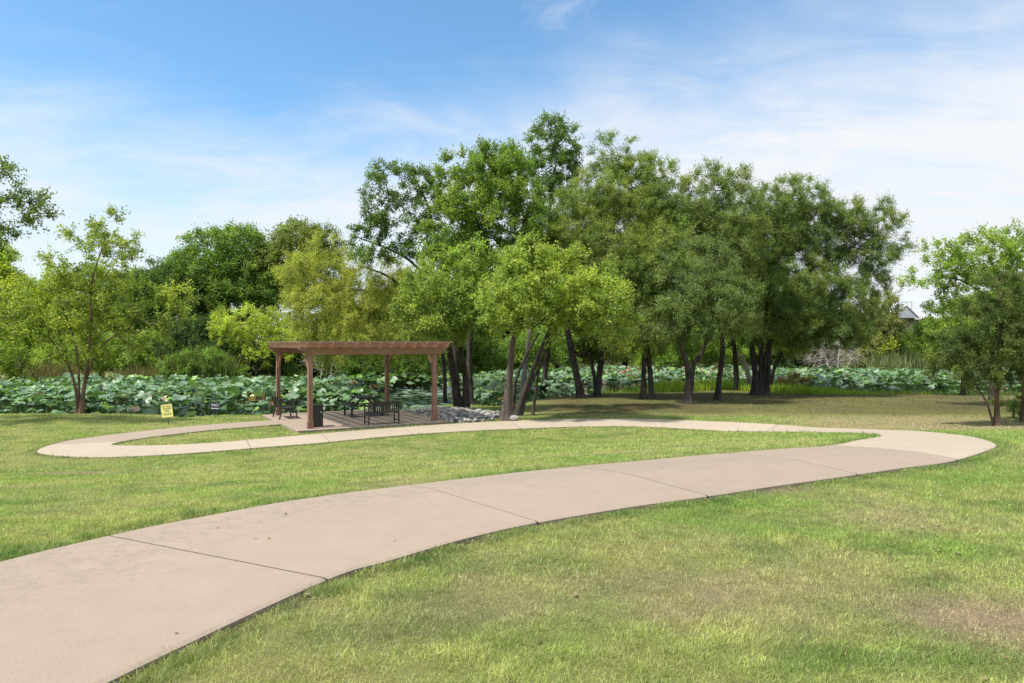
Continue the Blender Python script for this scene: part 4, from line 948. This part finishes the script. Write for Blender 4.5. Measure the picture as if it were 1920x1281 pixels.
# litter bin
def bin_():
    R=empty('litter_bin',at(.81,.80),RZ);tag(R,'square black litter bin with slatted sides behind the front left post','litter bin')
    w=.35;h=.70;mb=MB();mb.box((0,0,h/2+.03),(w-.05,w-.05,h-.06));mb.build('liner',M_BLACKP,R)
    mb=MB()
    for k in range(9):
        t=-w/2+.03+k*(w-.06)/8
        for s in(-1,1):mb.box((t,s*w/2,h/2),(.038,.014,h-.04));mb.box((s*w/2,t,h/2),(.014,.038,h-.04))
    for z in(.05,h-.05):
        for s in(-1,1):mb.box((0,s*(w/2-.013),z),(w-.03,.01,.05));mb.box((s*(w/2-.013),0,z),(.01,w-.03,.05))
    mb.build('side_slats',M_BLACK,R)
    mb=MB();mb.box((0,0,h+.02),(w+.05,w+.05,.045),bev=.012);mb.build('lid',M_BLACK,R)
    mb=MB();mb.box((.11,-w/2-.010,.50),(.035,.004,.035),bev=.0015);mb.build('badge',simple('white badge',(.8,.8,.8),.4),R)
bin_()
# ------------------------------------------------------------------ signs
def text(body,size,mat_,parent,loc,rot,name='lettering',sx=1.):
    cu=bpy.data.curves.new(name,'FONT');cu.body=body;cu.size=size;cu.align_x='CENTER';cu.align_y='CENTER';cu.extrude=.0012;cu.offset=.0012
    o=bpy.data.objects.new(name,cu);COL.objects.link(o);dg=bpy.context.evaluated_depsgraph_get();me=bpy.data.meshes.new_from_object(o.evaluated_get(dg))
    bpy.data.objects.remove(o);o=bpy.data.objects.new(name,me);COL.objects.link(o);me.materials.clear();me.materials.append(mat_);o.parent=parent;o.location=loc;o.rotation_euler=rot;o.scale=(sx,1,1);return o
M_YEL=simple('yellow sign face',(.84,.78,.26),.45,ns=6,amt=.05);M_INK=simple('dark print',(.10,.09,.03),.6);M_NAVY=simple('black sign face',(.022,.022,.035),.3,ns=5,amt=.2);M_WHITE=simple('white print',(.75,.76,.8),.5)
M_STEEL=simple('dark steel stake',(.05,.05,.045),.5,.6)
def fineprint(mb,n,w,z,h,y,r):
    x=-w/2
    while x<w/2:
        l=min(r.uniform(.012,.03),w/2-x)
        if l<.006:break
        mb.box((x+l/2,y,z+r.uniform(-.001,.001)),(l,.002,h*r.uniform(.7,1)));x+=l+r.uniform(.004,.008)
def signs():
    Z=23.6;p=P3(316.3,801.7,Z);z=th(p[0],p[1]);s=Z/F
    R=empty('park_sign',(p[0],p[1],z));R.rotation_euler=(0,math.radians(-7),math.radians(4));tag(R,'small yellow wildlife area sign tilted on a thin stake by the path','sign')
    mb=MB();mb.box((0,.012,.32),(.016,.016,.68));mb.build('stake',M_STEEL,R)
    cz=.47;W,H=.375,.44;mb=MB();mb.box((0,0,cz),(W,.006,H),bev=.002);f=mb.build('sign_panel',M_YEL,R);rt=(math.pi/2,0,0)
    for t,dz,sz,sx in(('NATURAL',.155,.078,.9),('WILDLIFE',.075,.078,.82),('AREA',-.002,.072,.95)):text(t,sz,M_INK,f,(0,-.0045,cz+dz),rt,sx=sx)
    r=random.Random(1);mb=MB();fineprint(mb,0,.29,cz-.085,.026,-.004,r);fineprint(mb,0,.25,cz-.135,.026,-.004,r);mb.build('fine_print',M_INK,f)
    Z=26.3;p=P3(402,781,Z);z=th(p[0],p[1])
    R=empty('park_sign',(p[0],p[1],z));R.rotation_euler=(0,math.radians(3),math.radians(6));tag(R,'small black sign headed NO on a thin stake against the lotus leaves','sign')
    mb=MB();mb.box((0,.012,.27),(.016,.016,.58));mb.build('stake',M_STEEL,R)
    cz=.38;W,H=.32,.40;mb=MB();mb.box((0,0,cz),(W,.006,H),bev=.002);f=mb.build('sign_panel',M_NAVY,R)
    text('NO',.14,M_WHITE,f,(0,-.0045,cz+.07),rt,sx=1.15)
    r=random.Random(2);mb=MB();fineprint(mb,0,.28,cz-.055,.042,-.004,r);mb.build('fine_print',M_WHITE,f)
signs()
# ------------------------------------------------------------------ distant house
def house():
    Z=96;k=Z/F;x0=(1640-960)*k;x1=(1768-960)*k;gz=th(50,96);ez=CH+(HY-597)*k;rz=CH+(HY-572)*k
    R=empty('house',((x0+x1)/2,Z,gz));tag(R,'distant house with a grey shingle roof above the far trees','house')
    cx=(x0+x1)/2;o=np.array([cx,Z,gz])
    Mw=simple('tan brick wall',(.36,.28,.2),.9,ns=30);Mr=simple('grey shingles',(.42,.43,.45),.9,ns=18,amt=.15,bs=.3);Mf=simple('cream fascia',(.72,.68,.6),.6,amt=.05);Md=simple('dark window glass',(.02,.025,.03),.1)
    w=x1-x0;d=9.;e=ez-gz;hh=rz-gz
    mb=MB();mb.box((0,d/2,e/2),(w,d,e));mb.build('wall',Mw,R)
    # left gabled wing: slope shows towards the viewer with a diagonal rake, then a lower hip to the right
    a=.5;mb=MB()
    V=[(-w/2-a,-a,e),(w/2+a,-a,e),(w/2+a,d+a,e),(-w/2-a,d+a,e),(-w/2+2.2,d/2,hh+.3),(w/2-3.2,d/2,hh-.55)]
    mb.poly(np.array(V),[[0,1,5,4],[1,2,5],[2,3,4,5],[3,0,4],[3,2,1,0]]);rf=mb.build('roof',Mr,R)
    gx=(1690-960)*k-cx;mb=MB();gw=1.5
    V=[(gx-gw*1.3,-a-1.2,e),(gx+gw,-a-1.2,e),(gx-.3,-a-1.2,hh-.1),(gx-gw*1.3,d/2,e),(gx+gw,d/2,e),(gx-.3,d/2,hh-.1)]
    mb.poly(np.array(V),[[0,1,2],[1,4,5,2],[3,0,2,5]]);mb.build('gable',Mr,R)
    mb=MB();mb.bar((gx-.3,-a-1.23,hh-.13),(gx+gw+.05,-a-1.23,e-.02),.06,.22,up=(0,1,0));mb.box(((gx+gw+w/2+a)/2,-a-.03,e-.09),(w/2+a-gx-gw,.06,.2));mb.build('fascia',Mf,R)
    mb=MB();mb.tube([(gx-.5,d/2-.6,hh-.2),(gx-.5,d/2-.6,hh+.25)],.1,8);mb.tube([(gx-.5,d/2-.6,hh+.25),(gx-.5,d/2-.6,hh+.36)],.3,10);mb.build('roof_vent',Mr,rf)
    for wx in(gx+gw+.9,gx+gw+3.2):
        mb=MB();mb.box((wx,-.02,e-1.0),(1.1,.06,1.2));f=mb.build('window',Mf,R);mb=MB();mb.box((wx,-.055,e-1.0),(.94,.02,1.04));mb.build('pane',Md,f)
    mb=MB();mx=(1718-960)*k-cx;mb.tube([(mx,d/2,hh-1),(mx,d/2,hh+.75)],.03,6);mb.tube([(mx+2,d/2,hh-1),(mx+2,d/2,hh+.75)],.03,6);mb.tube([(mx-.1,d/2,hh+.68),(mx+2.1,d/2,hh+.68)],.025,6);mb.build('antenna',M_STEEL,rf)
    t=np.array([0,0,0])
house()
# ------------------------------------------------------------------ light, sky, camera
SUN_EL=math.radians(60);SUN_AZ=math.radians(-120)   # azimuth from +Y towards +X
sd=Vector((math.sin(SUN_AZ)*math.cos(SUN_EL),math.cos(SUN_AZ)*math.cos(SUN_EL),math.sin(SUN_EL)))
l=bpy.data.lights.new('sun','SUN');l.energy=3.1;l.angle=math.radians(4);l.color=(1,.95,.86);so_=bpy.data.objects.new('sun',l);COL.objects.link(so_)
so_.rotation_euler=sd.to_track_quat('Z','Y').to_euler()
w=bpy.data.worlds.new('World');SC.world=w;w.use_nodes=True;nt=w.node_tree;bgn=nt.nodes['Background']
sky=N(nt,'ShaderNodeTexSky',sky_type='NISHITA');sky.sun_disc=False;sky.sun_elevation=SUN_EL;sky.sun_rotation=SUN_AZ;sky.air_density=1.;sky.dust_density=.3;sky.ozone_density=3.
tcn=N(nt,'ShaderNodeTexCoord');sep=N(nt,'ShaderNodeSeparateXYZ');link(nt,tcn.outputs['Generated'],sep.inputs[0])
def M(op,a,b=None,c=None,clamp=False):
    n=N(nt,'ShaderNodeMath',operation=op);n.use_clamp=clamp
    for i,v in enumerate((a,b,c)):
        if v is None:continue
        if hasattr(v,'links'):link(nt,v,n.inputs[i])
        else:n.inputs[i].default_value=v
    return n.outputs[0]
# project the direction on a cloud sheet
zz=M('MAXIMUM',sep.outputs[2],.02);zq=M('ADD',zz,.12)
cu_=M('DIVIDE',sep.outputs[0],zq);cv=M('DIVIDE',sep.outputs[1],zq)
cb=N(nt,'ShaderNodeCombineXYZ');link(nt,cu_,cb.inputs[0]);link(nt,cv,cb.inputs[1])
def cn(scale,detail,rough,st,rot,dist=0.):
    mp=N(nt,'ShaderNodeMapping');mp.inputs['Scale'].default_value=st;mp.inputs['Rotation'].default_value=(0,0,rot);link(nt,cb.outputs[0],mp.inputs['Vector'])
    n=N(nt,'ShaderNodeTexNoise');n.inputs['Scale'].default_value=scale;n.inputs['Detail'].default_value=detail;n.inputs['Roughness'].default_value=rough;n.inputs['Distortion'].default_value=dist;link(nt,mp.outputs[0],n.inputs['Vector']);return n.outputs['Fac']
n1=cn(.9,6,.55,(1,1,1),.3,.4);n2=cn(2.0,8,.62,(.75,1.3,1),.5,.8);n3=cn(.35,3,.5,(1,1,1),1.)
# veil thickens towards the horizon, higher up on the right
lim=M('MULTIPLY_ADD',sep.outputs[0],.11,.345)
e=M('SUBTRACT',lim,sep.outputs[2])
e=M('ADD',e,M('MULTIPLY',M('SUBTRACT',n1,.5),.34));e=M('ADD',e,M('MULTIPLY',M('SUBTRACT',n2,.5),.15))
veil=N(nt,'ShaderNodeMapRange',interpolation_type='SMOOTHSTEP');link(nt,e,veil.inputs[0]);veil.inputs[1].default_value=-.09;veil.inputs[2].default_value=.17
rightk=N(nt,'ShaderNodeMapRange');link(nt,sep.outputs[0],rightk.inputs[0]);rightk.inputs[1].default_value=-.5;rightk.inputs[2].default_value=.25;rightk.inputs[3].default_value=.80;rightk.inputs[4].default_value=1.0
dens=M('MULTIPLY',veil.outputs[0],rightk.outputs[0])
dens=M('MULTIPLY',dens,M('MULTIPLY_ADD',n2,.9,.53),clamp=True)
wisp=N(nt,'ShaderNodeMapRange',interpolation_type='SMOOTHSTEP');link(nt,n2,wisp.inputs[0]);wisp.inputs[1].default_value=.54;wisp.inputs[2].default_value=.78
dens=M('MAXIMUM',dens,M('MULTIPLY',wisp.outputs[0],M('MULTIPLY_ADD',n3,.9,.0)))
skm=N(nt,'ShaderNodeMix',data_type='RGBA',blend_type='MULTIPLY');skm.inputs[0].default_value=1;link(nt,sky.outputs[0],skm.inputs[6]);skm.inputs[7].default_value=(.50,.645,.66,1)
# extra bright veil added overhead, out of view, as fill to open the shadows
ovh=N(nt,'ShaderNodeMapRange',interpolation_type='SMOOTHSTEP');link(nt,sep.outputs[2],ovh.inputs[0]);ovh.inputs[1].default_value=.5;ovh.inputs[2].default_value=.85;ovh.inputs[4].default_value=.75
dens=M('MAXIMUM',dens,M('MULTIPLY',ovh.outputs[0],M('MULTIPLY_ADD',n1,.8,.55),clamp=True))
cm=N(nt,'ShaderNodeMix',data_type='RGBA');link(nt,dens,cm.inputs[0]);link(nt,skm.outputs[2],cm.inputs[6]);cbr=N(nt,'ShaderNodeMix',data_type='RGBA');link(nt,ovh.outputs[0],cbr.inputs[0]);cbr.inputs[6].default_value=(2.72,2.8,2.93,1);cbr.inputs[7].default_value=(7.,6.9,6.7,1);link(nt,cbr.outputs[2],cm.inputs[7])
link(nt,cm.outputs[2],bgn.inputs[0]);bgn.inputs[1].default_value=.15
SC.view_settings.view_transform='Standard';SC.view_settings.look='None';SC.view_settings.exposure=1.15;SC.view_settings.gamma=1
cd=bpy.data.cameras.new('camera');cam=bpy.data.objects.new('camera',cd);COL.objects.link(cam);cam.location=(0,0,CH);cam.rotation_euler=(math.pi/2,0,0)
cd.sensor_width=36;cd.lens=24;cd.shift_y=4.5/1920;cd.clip_start=.05;cd.clip_end=3000;SC.camera=cam
SC.cycles.max_bounces=10;SC.cycles.diffuse_bounces=5;SC.cycles.transmission_bounces=4;SC.cycles.transparent_max_bounces=8
print('done',time.time()-T0)
